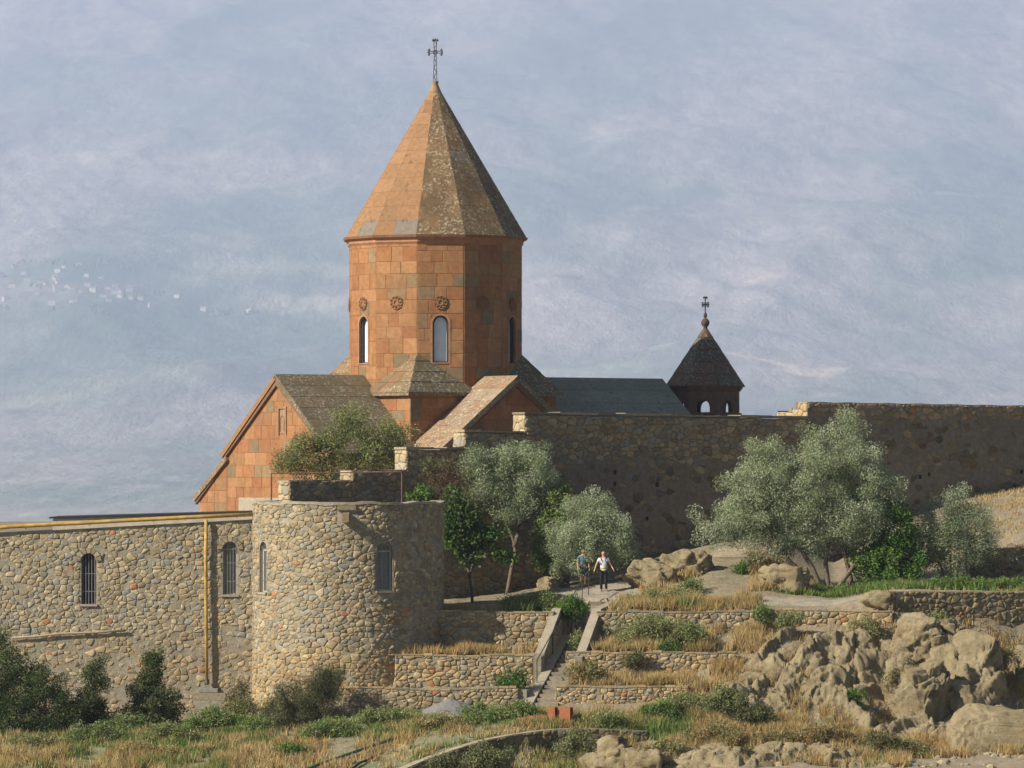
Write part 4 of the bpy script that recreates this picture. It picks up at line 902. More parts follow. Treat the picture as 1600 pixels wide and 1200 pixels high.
# sunlit return at the high right-hand run
u5 = wu(1262); em = flatmap((mpF(u5-0.02, 0, -2.35)[0], mpF(u5-0.02, 0, -2.35)[1], 0), (wn[0], wn[1]), (-wd[0], -wd[1], 0))
zt1, zt2 = wz(1262, 641.5), wz(1262, 628); rtop = lambda u: zt1 - 0.05 + (0.1 if u > 0.9 else 0) if u < 1.65 else zt2
ret = MB(); wall2d(ret, 2.35, lambda u: -3.4, lambda u: rtop(u), [], em, 0.3, 0.1, (0.36, 0.29, 0.18))
ret.add([em(0, zt1, 0), em(1.65, zt1, 0), em(1.65, zt1, -0.8), em(0, zt1, -0.8)], [(0, 1, 2, 3)], MT); ret.add([em(0, -3.4, 0), em(0, zt1, 0), em(0, zt1, -0.8), em(0, -3.4, -0.8)], [(0, 1, 2, 3)], MT)
ret_o = ret.build('return_wall', M['mortar'], fort); pr = Pieces()
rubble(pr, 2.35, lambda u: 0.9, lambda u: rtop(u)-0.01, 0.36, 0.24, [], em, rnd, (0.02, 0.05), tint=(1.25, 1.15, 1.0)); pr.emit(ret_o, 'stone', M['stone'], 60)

# ------------------------------------------------------------------ terrace walls
rnd = random.Random(41)
def retaining(label, pts, bot, top, cw, ch, group=None, th=0.5, tint=(1, 1, 1), cap=True, dirn=None, name='terrace_wall', maxn=300, base_extra=0.5):
    """dry stone wall along plan polyline pts; bot/top: functions of arc length; front is on the right-hand normal (towards the camera)"""
    pts = [np.asarray(p, float)[:2] for p in pts]; ln = [0]
    for a, b in zip(pts[:-1], pts[1:]): ln.append(ln[-1] + float(np.linalg.norm(b-a)))
    Wd = ln[-1]; px_ = [p[0] for p in pts]; py_ = [p[1] for p in pts]
    def frame(u):
        x = np.interp(u, ln, px_); y = np.interp(u, ln, py_); e = 0.12; x0 = np.interp(max(0, u-e), ln, px_); x1 = np.interp(min(Wd, u+e), ln, px_); y0 = np.interp(max(0, u-e), ln, py_); y1 = np.interp(min(Wd, u+e), ln, py_)
        d = np.array([x1-x0, y1-y0]); d /= np.linalg.norm(d); return x, y, d[1], -d[0]
    def mp(u, v, q): x, y, nx, ny = frame(u); return (x+nx*q, y+ny*q, v)
    t = thing(name, (*pts[0], bot(0)), label, 'wall', group); c = MB(); stp = 0.35
    wall2d(c, Wd, lambda u: bot(u) - base_extra, top, [], mp, 0.3, stp, MT)
    nn = max(2, int(Wd/stp)); uu = [Wd*i/nn for i in range(nn+1)]
    for a, b in zip(uu[:-1], uu[1:]): c.add([mp(a, top(a), 0), mp(b, top(b), 0), mp(b, top(b), -th), mp(a, top(a), -th)], [(0, 1, 2, 3)], (0.36, 0.31, 0.21))
    for e in (0, Wd): c.add([mp(e, bot(e)-base_extra, 0), mp(e, top(e), 0), mp(e, top(e), -th), mp(e, bot(e)-base_extra, -th)], [(0, 1, 2, 3)], MT)
    o = c.build('core', M['mortar'], t); p = Pieces()
    rubble(p, Wd, lambda u: bot(u) - 0.12, lambda u: top(u) - 0.01, cw*0.76, ch*0.74, [], mp, rnd, (0.012, 0.065), tint=tint, keep=lambda u, v: 0.95); p.emit(o, 'stone', M['stone'], maxn)
    if cap:
        u = 0
        while u < Wd - 0.1:
            l_ = min(rnd.uniform(0.25, 0.6), Wd-u); z = top(u+l_/2)+0.004; h = rnd.uniform(0.03, 0.09); k = rnd.uniform(0.2, 0.45)
            a0, a1, b0, b1 = mp(u+0.01, z, 0.03), mp(u+l_-0.01, z, 0.03), mp(u+0.01, z, -k), mp(u+l_-0.01, z, -k)
            MB().prism([a0, a1, b1, b0], (0, 0, h), rubcol(rnd, tint, 0)).build('capstone', M['stone'], t); u += l_
    return t
def XY(px, Y): return ((px-CX)*Y/F, Y)
K = lambda v: (lambda u: v)
Z3, Z2, Z1 = zpx(1077, 193), zpx(1025, 196), zpx(957, 199)
retaining('lowest low terrace wall at the tower foot behind the grey gravel heap', [XY(505, 193.3), XY(560, 192.9), XY(640, 192.8), XY(810, 192.8)], K(zpx(1114, 193)), lambda u: Z3 + (0.05*math.sin(u)), 0.27, 0.2, tint=(1.05, 0.98, 0.85))
retaining('middle terrace wall between tower and stair, in full sun', [XY(617, 195.8), XY(833, 195.8)], K(Z3-0.05), lambda u: Z2+0.03*math.sin(u*1.7), 0.27, 0.2, tint=(1.12, 1.02, 0.85))
retaining('upper terrace wall between the tower and the left stair parapet', [XY(676, 198.8), XY(866, 198.8)], K(Z2-0.05), lambda u: Z1+0.03*math.sin(u*1.3), 0.28, 0.21, tint=(1.1, 1.0, 0.84))
retaining('lowest terrace wall right of the stair foot above the brick pile', [XY(868, 192.8), XY(1075, 192.8)], lambda u: zpx(1098, 193)+0.03*u, lambda u: zpx(1074, 193)+0.02*math.sin(u*2), 0.24, 0.18, tint=(1.1, 1.0, 0.84))
retaining('middle terrace wall right of the stair, overgrown with dry weeds', [XY(884, 195.8), XY(1150, 195.8)], K(zpx(1066, 196)), lambda u: zpx(1020.5, 196)+0.03*math.sin(u*1.9), 0.27, 0.2, tint=(1.1, 1.0, 0.84))
retaining('upper terrace wall right of the stair parapet under the dry grass bank', [XY(932, 198.8), XY(1190, 198.8)], K(zpx(1018, 199)), lambda u: Z1+0.03*math.sin(u*1.3), 0.27, 0.2, tint=(1.0, 0.95, 0.85))
retaining('low wall of pale rounded stones below the footpath', [XY(1192, 198.9), XY(1300, 199.0), XY(1395, 199.0)], lambda u: zpx(992, 199), lambda u: zpx(953, 199)-0.02*u, 0.36, 0.27, tint=(1.25, 1.12, 0.92))
retaining('long shaded retaining wall under the footpath above the boulders', [XY(1388, 199.2), XY(1440, 199.8), XY(1500, 200.4), XY(1600, 201.4), XY(1720, 202.5)], lambda u: zpx(1000, 200), lambda u: zpx(923, 200)-0.01*u, 0.30, 0.23, tint=(0.7, 0.66, 0.55), cap=False)  # dark tint puts the shade on this wall into the stone colour
retaining('short dark wall at the foot of the tan hillside by the silvery bush', [XY(1515, 209.6), XY(1600, 210.3), XY(1700, 211)], lambda u: zpx(912, 210), lambda u: zpx(857, 210)+0.02*u, 0.36, 0.27, tint=(0.62, 0.58, 0.5), cap=False)
cpts_ = [(628, 183.2, 1203), (660, 184.0, 1189), (690, 184.55, 1178), (720, 185.0, 1167.5), (760, 185.8, 1156), (800, 186.5, 1148), (840, 187.1, 1142.5), (870, 187.5, 1139.5), (930, 188.0, 1138), (1012, 188.6, 1142)]
pl_ = [np.array(XY(a, b)) for a, b, c in cpts_]; ln_ = np.concatenate([[0], np.cumsum([np.linalg.norm(q-p) for p, q in zip(pl_[:-1], pl_[1:])])]); zt_ = [zpx(c, b) for a, b, c in cpts_]
retaining('curved dark dry stone wall edging the lower path, sunlit along its top', pl_, lambda u: np.interp(u, ln_, zt_)-1.25, lambda u: np.interp(u, ln_, zt_), 0.30, 0.24, tint=(0.62, 0.6, 0.48), cap=False, th=0.4)
# stair between the terraces
stair = thing('stone_stair', (stair_x(197), 197, -8.2), 'straight stone stair climbing between two sloping parapets through the terraces', 'stair')
ns = 25; Y0s, Y1s = 192.4, 203.6
for i in range(ns):
    ya = Y0s+(Y1s-Y0s)*i/ns; yb = Y0s+(Y1s-Y0s)*(i+1)/ns; zt = float(stair_z(yb)); sx = stair_x(0.5*(ya+yb)); hw = rnd.uniform(0.64, 0.69)
    MB().prism([(sx-0.30, ya, zt-0.5), (sx+hw, ya+rnd.uniform(-0.03, 0.03), zt-0.5), (sx+hw, ya+rnd.uniform(-0.02, 0.02), zt+rnd.uniform(-0.02, 0.02)), (sx-0.30, ya, zt)], (0, yb-ya-0.004, 0), (lambda k_: tuple(q*k_ for q in (0.30, 0.255, 0.18)))(rnd.uniform(0.8, 1.1))).build('step', M['stone'], stair)
rp = [(Y, stair_x(Y), float(stair_z(Y))+0.14) for Y in (192.3, 195.5, 199, 203.4)]
rm = MB()
for (ya, xa, za), (yb, xb, zb3) in zip(rp[:-1], rp[1:]): rm.add([(xa-0.69, ya, za), (xa-0.32, ya, za), (xb-0.32, yb, zb3), (xb-0.69, yb, zb3), (xa-0.32, ya, za-0.5), (xb-0.32, yb, zb3-0.5), (xa-0.69, ya, za-0.5)], [(0, 1, 2, 3), (1, 4, 5, 2), (0, 6, 4, 1)])
rm.build('side_ramp', M['concrete'], stair)
for s, nm in ((-1, 'left'), (1, 'right')):
    prof_ = [(203.8, Z1+0.32), (199.25, Z1+0.06), (196.05, Z2+0.02), (195.6, Z2-0.02), (195.55, -11), (203.8, -11)] if s < 0 else [(203.8, Z1+0.32), (199.25, Z1+0.06), (196.1, Z2+0.07), (195.6, Z2-0.02), (195.55, -11), (203.8, -11)]
    x0 = 0.69 if s > 0 else -1.01
    b = MB(); b.prism([(stair_x(Y)+x0, Y, z) for Y, z in prof_], (0.32, 0, 0), MT); o = b.build('parapet', M['mortar'], stair)
    cc = MB()
    for (ya, za), (yb, zb3) in zip(prof_[:2], prof_[1:3]): cc.add([(stair_x(ya)+x0-0.03, ya, za+0.005), (stair_x(ya)+x0+0.35, ya, za+0.005), (stair_x(yb)+x0+0.35, yb, zb3+0.005), (stair_x(yb)+x0-0.03, yb, zb3+0.005),
            (stair_x(ya)+x0-0.03, ya, za+0.09), (stair_x(ya)+x0+0.35, ya, za+0.09), (stair_x(yb)+x0+0.35, yb, zb3+0.09), (stair_x(yb)+x0-0.03, yb, zb3+0.09)], [(4, 5, 6, 7), (0, 4, 7, 3), (1, 2, 6, 5), (3, 7, 6, 2), (0, 1, 5, 4)])
    cc.build('coping', M['concrete'], o)
    pp = Pieces(); fm_ = (lambda x0, s: lambda u, v, q: (stair_x(195.6+u)+x0+(0.32 if s < 0 else 0)+(q if s < 0 else -q), 195.6+u, v))(x0, s)
    rubble(pp, 8.1, lambda u: float(stair_z(195.6+u))-0.1, lambda u: float(np.interp(195.6+u, [195.6, 196.05, 199.25, 203.8], [Z2-0.02, Z2+0.02, Z1+0.06, Z1+0.32]))-0.02, 0.3, 0.22, [], fm_, rnd, (0.02, 0.05)); pp.emit(o, 'stone', M['stone'], 90)
lf = MB().prism([(stair_x(Y)-1.09, Y, z) for Y, z in ((195.5, Z3+0.03), (192.9, Z3-0.02), (192.85, -11), (195.5, -11))], (0.40, 0, 0), MT).build('lower_flank', M['mortar'], stair)
rf_ = MB().prism([(stair_x(Y)+0.69, Y, z) for Y, z in ((195.5, Z3+0.03), (192.9, Z3-0.02), (192.85, -11), (195.5, -11))], (0.40, 0, 0), MT).build('lower_flank', M['mortar'], stair)
hr = thing('handrail', (stair_x(200)-0.6, 200, -7.2), 'thin dark handrail on posts climbing beside the stone stair', 'handrail')
hrp = [np.array([stair_x(Y)-0.62, Y, float(stair_z(Y))+0.95+0.12]) for Y in (194.5, 197.5, 200.5, 203.3, 204.6)]
hrp[4][2] = -4.75
MB().tube(hrp, 0.025, 6).build('rail', M['iron'], hr)
for p in hrp: MB().tube([p-[0, 0, 1.15], p], 0.022, 6).build('post', M['iron'], hr)
# worn steps climbing right behind the dry bank
st2 = thing('worn_steps', P(1130, 915, 206), 'worn pale earth and stone steps climbing the bank under the big silvery tree', 'steps')
for i in range(8):
    Y = 205.2+i*0.85; py = 918-i*9.6; pxa = 1092+i*3.2; pxb = 1168+i*5.5; a = P(pxa, py, Y); b = P(pxb, py-1, Y)
    MB().prism([(a[0], Y, a[2]-0.6), (b[0], Y+rnd.uniform(-0.1, 0.1), b[2]-0.6), (b[0]-rnd.uniform(0, 0.2), Y+rnd.uniform(-0.1, 0.1), b[2]), (a[0]+rnd.uniform(0, 0.2), Y, a[2])], (0.05, 0.95, 0.02), (lambda k_: tuple(q*k_ for q in (0.40, 0.34, 0.24)))(rnd.uniform(0.88, 1.1))).build('step', M['stone'], st2)

# ------------------------------------------------------------------ rocks
def noise3(p, seed):
    x, y, z = p[:, 0], p[:, 1], p[:, 2]; iz = np.floor(z); f = z-iz; f = f*f*(3-2*f)
    a = vnoise(x + iz*17.3, y + iz*9.1, seed); b = vnoise(x + (iz+1)*17.3, y + (iz+1)*9.1, seed); return a*(1-f) + b*f - 0.5
ICO = {}
def ico(sub):
    if sub not in ICO:
        bm = bmesh.new(); bmesh.ops.create_icosphere(bm, subdivisions=sub, radius=1.0); bm.verts.ensure_lookup_table()
        ICO[sub] = (np.array([v.co[:] for v in bm.verts]), np.array([[v.index for v in f.verts] for f in bm.faces])); bm.free()
    return ICO[sub]
def boulder(name, label, px, py, Y, wpx, hpx, dep, seed, rough=0.34, cuts=9, group=None, stretch=1.0, sub=5, cellsn=70, box=0.72):
    """craggy fractured rock: centre at pixel row py, size in photo pixels, depth in metres"""
    g = np.random.default_rng(seed); c = P(px, py, Y); p, fc = ico(sub); p = np.sign(p)*np.abs(p)**box; p = p/np.abs(p).max()*0.95; u = p.copy(); sc = np.array([wpx*Y/F/2, dep/2, hpx*Y/F/2])
    for _ in range(cuts):
        n = g.normal(0, 1, 3)*[1, 1, 0.8]; n /= np.linalg.norm(n); k = np.maximum(p @ n - g.uniform(0.55, 0.85), 0); p -= np.outer(k*0.92, n)
    w = p*sc; wq = w + 0.25*np.stack([noise3(w*1.7, seed+i) for i in range(3)], 1)
    pts = g.normal(0, 1, (cellsn, 3)); pts = pts/np.linalg.norm(pts, axis=1, keepdims=True)*g.uniform(0.6, 1.0, (cellsn, 1))*sc
    dd = np.sort(np.linalg.norm(wq[:, None, :]-pts[None], axis=2), axis=1); near = np.argmin(np.linalg.norm(wq[:, None, :]-pts[None], axis=2), axis=1)
    tl = g.normal(0, 0.16, (cellsn, 3)); lift = g.uniform(-0.22, 0.20, cellsn)[near] + np.sum(tl[near]*(wq-pts[near]), 1)/max(1e-3, sc.mean()); crack = 1-sstep(0.0, 0.06, dd[:, 1]-dd[:, 0])
    m = sc.mean()
    f = lift*min(0.8, 0.8/m) - crack*0.07*min(1, 0.9/m)
    am = rough*0.75; fr = 0.9
    for o in range(5):
        q = noise3(w*fr + seed*3.1, seed+o*7); f = f + am*(q if o < 2 else (0.32-np.abs(q)*1.6))*(1 if o < 2 else 0.7)/max(m, 0.8); am *= 0.62; fr *= 2.1
    v = c + (p + u*f[:, None])*1.06*sc
    o = mesh_obj(name, v, fc, M['rock'], None, None, False)
    return tag(o, label, 'rock', group)
RK = 'rocks of the outcrop'
boulder('rock', 'rounded upright rock knob just below the pale stone wall under the path', 1435, 1018, 197.4, 100, 105, 2.6, 5, 0.44, 10, RK, sub=6)
boulder('rock', 'tall massive outcrop rock with a dark shaded right side', 1505, 1095, 196.4, 135, 190, 3.2, 9, 0.44, 10, RK, sub=6)
boulder('rock', 'narrow cracked pillar of rock in the middle of the outcrop', 1438, 1118, 194.8, 100, 170, 2.4, 12, 0.46, 9, RK, sub=6)
boulder('rock', 'flat topped square rock block in front of the shaded outcrop', 1585, 1185, 190.6, 200, 150, 3.4, 23, 0.42, 4, RK, box=0.4, sub=6)
boulder('rock', 'dark rock shoulder behind the flat topped block', 1590, 1075, 199.2, 90, 120, 2.4, 27, 0.3, 9, RK)
boulder('rock', 'small pale rock wedged on top between the knob and the massive rock', 1478, 985, 198.2, 60, 46, 1.6, 28, 0.3, 9, RK)
boulder('rock', 'thin blade of rock standing right of the cracked pillar', 1405, 1085, 195.0, 50, 110, 1.4, 30, 0.34, 9, RK)
boulder('rock', 'broad low lichen covered rock at the bottom of the grassy slope', 1240, 1196, 186.5, 220, 66, 3.0, 33, 0.26, 8, RK)
boulder('rock', 'grey rounded rock in the scrub below the curved stone wall', 945, 1186, 184.5, 90, 70, 2.0, 35, 0.3, 8, RK)
boulder('rock', 'small grey rock half buried beside the grey rounded rock', 1010, 1194, 184.0, 80, 44, 1.6, 37, 0.3, 8, RK)
boulder('rock', 'rock hump with straw tufts between the scrub and the lichen covered rock', 1105, 1192, 184.8, 110, 60, 2.0, 39, 0.3, 8, RK)
boulder('rock', 'jagged yellowish rocks of the bank beside the two walkers', 1015, 905, 206.5, 80, 56, 1.8, 43, 0.42, 9, RK)
boulder('rock', 'pale lumpy rock on the dry bank left of the worn steps', 1072, 893, 207.2, 80, 70, 2.0, 45, 0.40, 9, RK)
boulder('rock', 'rounded dark boulder in shade at the foot of the big silvery tree', 1232, 906, 204.6, 92, 52, 1.6, 47, 0.2, 7, RK)
boulder('rock', 'grey smooth boulder set at the corner of the footpath wall', 1382, 945, 199.6, 70, 44, 1.2, 49, 0.2, 7, RK)
boulder('rock', 'grey boulder under the small yellowish green tree by the fortress wall', 862, 918, 208.0, 46, 30, 1.2, 51, 0.2, 7, RK)
def worley2(x, y, cell, seed):
    """nearest and second nearest feature distance plus id hash and offset to the nearest point"""
    ix = np.floor(x/cell); iy = np.floor(y/cell); f1 = np.full(x.shape, 9e9); f2 = f1.copy(); hid = np.zeros(x.shape); ox = np.zeros(x.shape); oy = np.zeros(x.shape); h2 = np.zeros(x.shape)
    for dx in (-1, 0, 1):
        for dy in (-1, 0, 1):
            jx, jy = ix+dx, iy+dy; qx = (jx + _hash(jx, jy, seed))*cell; qy = (jy + _hash(jx, jy, seed+5))*cell; d = np.hypot(x-qx, y-qy)
            nearer = d < f1; f2 = np.where(nearer, f1, np.minimum(f2, d)); hid = np.where(nearer, _hash(jx, jy, seed+9), hid); h2 = np.where(nearer, _hash(jx, jy, seed+13), h2); ox = np.where(nearer, x-qx, ox); oy = np.where(nearer, y-qy, oy); f1 = np.minimum(f1, d)
    return f1, f2, hid, h2, ox, oy
def outcrop(name, label, px0, px1, Y0, Y1, base_fn, mask_fn, amp, seed, res=0.055):
    x0, x1 = (px0-CX)*Y1/F, (px1-CX)*Y1/F; xa = np.arange(x0, x1, res); ya = np.arange(Y0, Y1, res); XX, YY = np.meshgrid(xa, ya); x = XX.ravel(); y = YY.ravel()
    wx = x + 0.5*fbm(x*0.9, y*0.9, seed, 4); wy = y + 0.5*fbm(x*0.9+5, y*0.9+9, seed+1, 4); h = np.zeros(x.shape)
    ca, sa = math.cos(-0.75), math.sin(-0.75); rx = (wx*ca + wy*sa); ry = (-wx*sa + wy*ca)
    rdg = 0; am = 0.62; fr = 0.42
    for o in range(5):
        rdg = rdg + am*(0.62 - 2*np.abs(vnoise(rx*fr*1.5 + o*3.3, ry*fr*0.8, seed+o*5) - 0.5)*1.5); am *= 0.55; fr *= 2.05
    tq = rdg*2.6 + 0.8*fbm(x*0.8, y*0.8, seed+20, 3); fl = np.floor(tq); st = (fl + sstep(0.45, 1.0, tq-fl))/2.6
    h = 0.55*st + 0.45*rdg
    for cell, a in ((1.5, 0.30), (0.5, 0.13)):
        f1, f2, hid, h2, ox, oy = worley2(rx*1.3, ry*0.7, cell, seed+int(cell*100)); h += a*(hid-0.5) + a*1.3*((h2-0.5)*ox + (hid-0.5)*oy)/cell - a*0.7*(1-sstep(0, 0.10*cell, f2-f1))
    h += 0.22*fbm(x*3.1, y*3.1, seed+4, 6, 0.68)
    m = mask_fn(PX(x, y), y); z = base_fn(x, y) + (h*amp + 0.30)*m - 0.5*(1-m)
    nx = len(xa); ii = (np.arange(len(ya)-1)[:, None]*nx + np.arange(nx-1)[None, :]).ravel()
    sx = 0.22*fbm(x*2.1, z*2.3, seed+8, 3)*m; sy = 0.30*fbm(x*1.3+3, z*2.6, seed+6, 4)*m
    q = np.stack([ii, ii+1, ii+1+nx, ii+nx], 1); q = q[m[q].max(1) > 0.02]
    used = np.unique(q); remap = np.zeros(len(x), int); remap[used] = np.arange(len(used))
    o = mesh_obj(name, np.stack([x+sx, y+sy, z], 1)[used], remap[q], M['rock'], None, None, False); return tag(o, label, 'rock', RK)
def box_mask(l0, l1, r0, r1, a0, a1, b0, b1, sd):
    def f(px, Y):
        n = fbm(px*0.012, Y*0.6, sd, 4); px = px + 60*n; Yq = Y + 1.4*n
        return sstep(l0, l1, px - (Y-195)*14)*(1-sstep(r0, r1, px))*sstep(a0, a1, Yq)*(1-sstep(b0, b1, Yq))
    return f
outcrop('rock_outcrop', 'broad craggy tan rock outcrop sloping up to the pale stone wall under the path', 1080, 1640, 189.5, 199.0, lambda x, y: ground_z(x, y, False), box_mask(1110, 1175, 1560, 1610, 190.2, 192.4, 197.6, 198.9, 3), 0.9, 61)
outcrop('rock_outcrop', 'low weathered rock shelf breaking through the dry grass at the slope foot', 880, 1500, 182.5, 188.0, lambda x, y: ground_z(x, y, False) - 0.12, box_mask(1000, 1090, 1380, 1460, 183.0, 184.4, 186.0, 187.4, 5), 0.7, 67)
outcrop('rock_outcrop', 'stony tan hillside with worn rock steps rising to the far end of the fortress wall', 1440, 1700, 211.5, 226.5, lambda x, y: ground_z(x, y, False), box_mask(1500, 1560, 1800, 1900, 211.2, 213.5, 224, 226.4, 9), 0.45, 71, 0.09)
outcrop('rock_outcrop', 'broken yellowish rocks and earth on the dry bank beside the walkers', 960, 1110, 203.0, 211.0, lambda x, y: ground_z(x, y, False), box_mask(985, 1025, 1070, 1098, 203.2, 204.6, 208.5, 210.6, 13), 0.8, 73)
# loose stones on the slope
rnd = random.Random(55)
ls = MB()
for i in range(420):
    px = rnd.uniform(860, 1640); Y = rnd.uniform(184, 199); X = (px-CX)*Y/F
    if abs(X-stair_x(Y)) < 1.4: continue
    if px < 1060 and (rnd.random() < 0.7): continue
    z = gz(X, Y); s_ = rnd.uniform(0.05, 0.19)*(1 if px > 1100 else 0.7); n = 6
    V = [(X, Y, z+s_*0.8)] + [(X+s_*math.cos(6.283*k/n)*rnd.uniform(0.7, 1.2), Y+s_*math.sin(6.283*k/n), z+s_*rnd.uniform(0.2, 0.55)) for k in range(n)] + [(X+s_*1.1*math.cos(6.283*k/n), Y+s_*1.1*math.sin(6.283*k/n), z-s_*0.5) for k in range(n)]
    ls.add(V, [(0, 1+k, 1+(k+1) % n) for k in range(n)] + [(1+k, 1+n+k, 1+n+(k+1) % n, 1+(k+1) % n) for k in range(n)], tuple(q*1.05 for q in rubcol(rnd)))
tag(ls.build('loose_stones', M['stone'], None), 'small loose stones strewn over the rocky slope', 'stones', kind='stuff')

# ------------------------------------------------------------------ vegetation
rng = np.random.default_rng(7)
def leaves(centres, spread, n, size, asp, droop, cols, seed, colclump=0.25, up=0.0):
    """leaf quads scattered round clump centres; returns verts, quads, colours"""
    g = np.random.default_rng(seed); centres = np.asarray(centres, float); k = len(centres)
    idx = g.integers(0, k, n); sp = np.asarray(spread, float)
    off = g.normal(0, 1, (n, 3)); nrm = np.linalg.norm(off, axis=1, keepdims=True); off = off/np.maximum(nrm, 1e-6)*np.minimum(nrm, 1.9)*sp
    p = centres[idx] + off
    d = g.normal(0, 1, (n, 3)); d[:, 2] = d[:, 2]*(1-abs(droop)) - droop*1.6 + up; d /= np.linalg.norm(d, axis=1, keepdims=True)
    s = np.cross(d, g.normal(0, 1, (n, 3))); s /= np.maximum(np.linalg.norm(s, axis=1, keepdims=True), 1e-6)
    L_ = (size*g.uniform(0.6, 1.35, n))[:, None]; W_ = L_*asp
    V = np.stack([p - d*L_*0.5, p + s*W_*0.5, p + d*L_*0.5, p - s*W_*0.5], 1).reshape(-1, 3)
    Fc = np.arange(4*n).reshape(n, 4)
    cols = np.asarray(cols, float); cc = cols[g.integers(0, len(cols), k)]; cf = 1 + colclump*g.uniform(-1, 1, (k, 1))
    c = (cc*cf)[idx]*0.6 + cols[g.integers(0, len(cols), n)]*0.4; c *= g.uniform(0.8, 1.2, (n, 1))
    return V, Fc, np.repeat(c, 4, 0)
def blob_points(blobs, Y, per, seed, shell=0.55):
    """clump centres in ellipsoids given as (px, py, rx, ry[, dy]) in photo pixels at distance Y"""
    g = np.random.default_rng(seed); out = []; s = Y/F
    tot = sum(b[2]*b[3] for b in blobs)
    for b in blobs:
        px, py, rx, ry = b[:4]; dy = b[4] if len(b) > 4 else 0; k = max(3, int(per*rx*ry/tot)); c = P(px, py, Y+dy)
        d = g.normal(0, 1, (k, 3)); d /= np.linalg.norm(d, axis=1, keepdims=True); r = (shell + (1-shell)*g.uniform(0, 1, k)**0.7)*g.uniform(0.7, 1.15, k)*np.where(g.uniform(0, 1, k) < 0.16, g.uniform(1.1, 1.45, k), 1)
        out.append(c + d*r[:, None]*np.array([rx*s, min(rx, ry)*s*1.05, ry*s]))
    return np.concatenate(out)
def limb(pts, r0, r1, n=6):
    k = len(pts); return pts, [r0 + (r1-r0)*i/(k-1) for i in range(k)]
SIL = [(0.31, 0.35, 0.20), (0.36, 0.40, 0.245), (0.25, 0.30, 0.155), (0.40, 0.43, 0.285), (0.20, 0.25, 0.12)]
OLV = [(0.12, 0.135, 0.055), (0.15, 0.16, 0.065), (0.09, 0.11, 0.045), (0.17, 0.15, 0.07)]
GRN = [(0.085, 0.165, 0.032), (0.125, 0.215, 0.04), (0.055, 0.115, 0.025), (0.15, 0.22, 0.05)]
DGR = [(0.05, 0.075, 0.026), (0.065, 0.095, 0.03), (0.04, 0.055, 0.02), (0.09, 0.115, 0.036)]
YGR = [(0.15, 0.19, 0.06), (0.19, 0.22, 0.075), (0.12, 0.165, 0.05)]
def tree(name, label, base, trunks, blobs, Y, cols, nleaf, size, asp=0.3, droop=0.35, per=120, spread=0.22, seed=1, mat='leaf', cat='tree', group=None, barkr=0.11, nlimb=26, extra=None, bark='bark', shell=0.5):
    t = thing(name, base, label, cat, group); rr = random.Random(seed)
    blobs = [(b[0], b[1], b[2]*1.08, b[3]*1.08) + tuple(b[4:]) for b in blobs]; pts = blob_points(blobs, Y, int(per*1.5), seed, shell); tr = MB(); tips = []
    for tp in trunks:
        tp = [np.asarray(p, float) for p in tp]; P_ = []
        for a, b in zip(tp[:-1], tp[1:]):
            for f in (0, 0.5): P_.append(a + (b-a)*f + np.array([rr.uniform(-0.04, 0.04), rr.uniform(-0.04, 0.04), 0]))
        P_.append(tp[-1]); tr.tube(*limb(P_, barkr, barkr*0.35), 7); tips += P_[len(P_)//2:]
    lb = tr; sel = rr.sample(range(len(pts)), min(nlimb, len(pts)))
    for i in sel:
        q = pts[i]; a = min(tips, key=lambda p: np.linalg.norm(p-q) + (0.6 if p[2] > q[2] else 0)); m = (a+q)/2 + np.array([rr.uniform(-0.15, 0.15), rr.uniform(-0.15, 0.15), rr.uniform(0.0, 0.2)])
        lb.tube([a, m, q], [barkr*0.32, barkr*0.2, barkr*0.08], 5)
    lb.build('trunk', M[bark], t, True)
    V, Fc, C = leaves(pts, spread, int(nleaf*3.4), size*0.82, asp, droop, cols, seed+100)
    mesh_obj('crown', V, Fc, M[mat], t, C)
    if extra:
        for (eb, ecols, en, esz, nm) in extra:
            ep = blob_points(eb, Y, max(6, per//5), seed+7); V, Fc, C = leaves(ep, spread*0.8, en, esz, asp*1.3, droop, ecols, seed+200); mesh_obj(nm, V, Fc, M['leaf'], t, C)
    return t
def T(*q): return [P(*p) for p in q]
tree('silverleaf_tree', 'silvery grey leaved tree with curved dark trunk between round tower and walkers', P(793, 930, 209.3), [T((793, 932, 209.3), (797, 900, 209.3), (806, 868, 209.4), (800, 840, 209.5), (788, 812, 209.5), (775, 780, 209.5)), T((803, 855, 209.5), (812, 820, 209.5), (838, 800, 209.7))],
     [(800, 738, 62, 38), (748, 742, 36, 34), (840, 745, 34, 30), (790, 782, 66, 26), (838, 785, 40, 22), (756, 716, 22, 16), (815, 712, 38, 16)], 209.5, SIL, 15000, 0.125, 0.3, 0.4, 150, 0.20, 3, 'silver', barkr=0.11)
tree('silverleaf_tree', 'round silvery tree drooping over the two walkers by the wall', P(887, 928, 207.4), [T((887, 930, 207.4), (886, 905, 207.5), (900, 880, 207.6), (925, 850, 208)), T((886, 908, 207.4), (878, 890, 207.4), (890, 850, 208))],
     [(935, 830, 55, 46), (898, 840, 38, 45), (960, 850, 32, 30), (930, 800, 40, 22), (905, 878, 34, 26), (888, 885, 22, 22)], 207.9, SIL, 15000, 0.125, 0.3, 0.45, 140, 0.20, 5, 'silver', barkr=0.10)
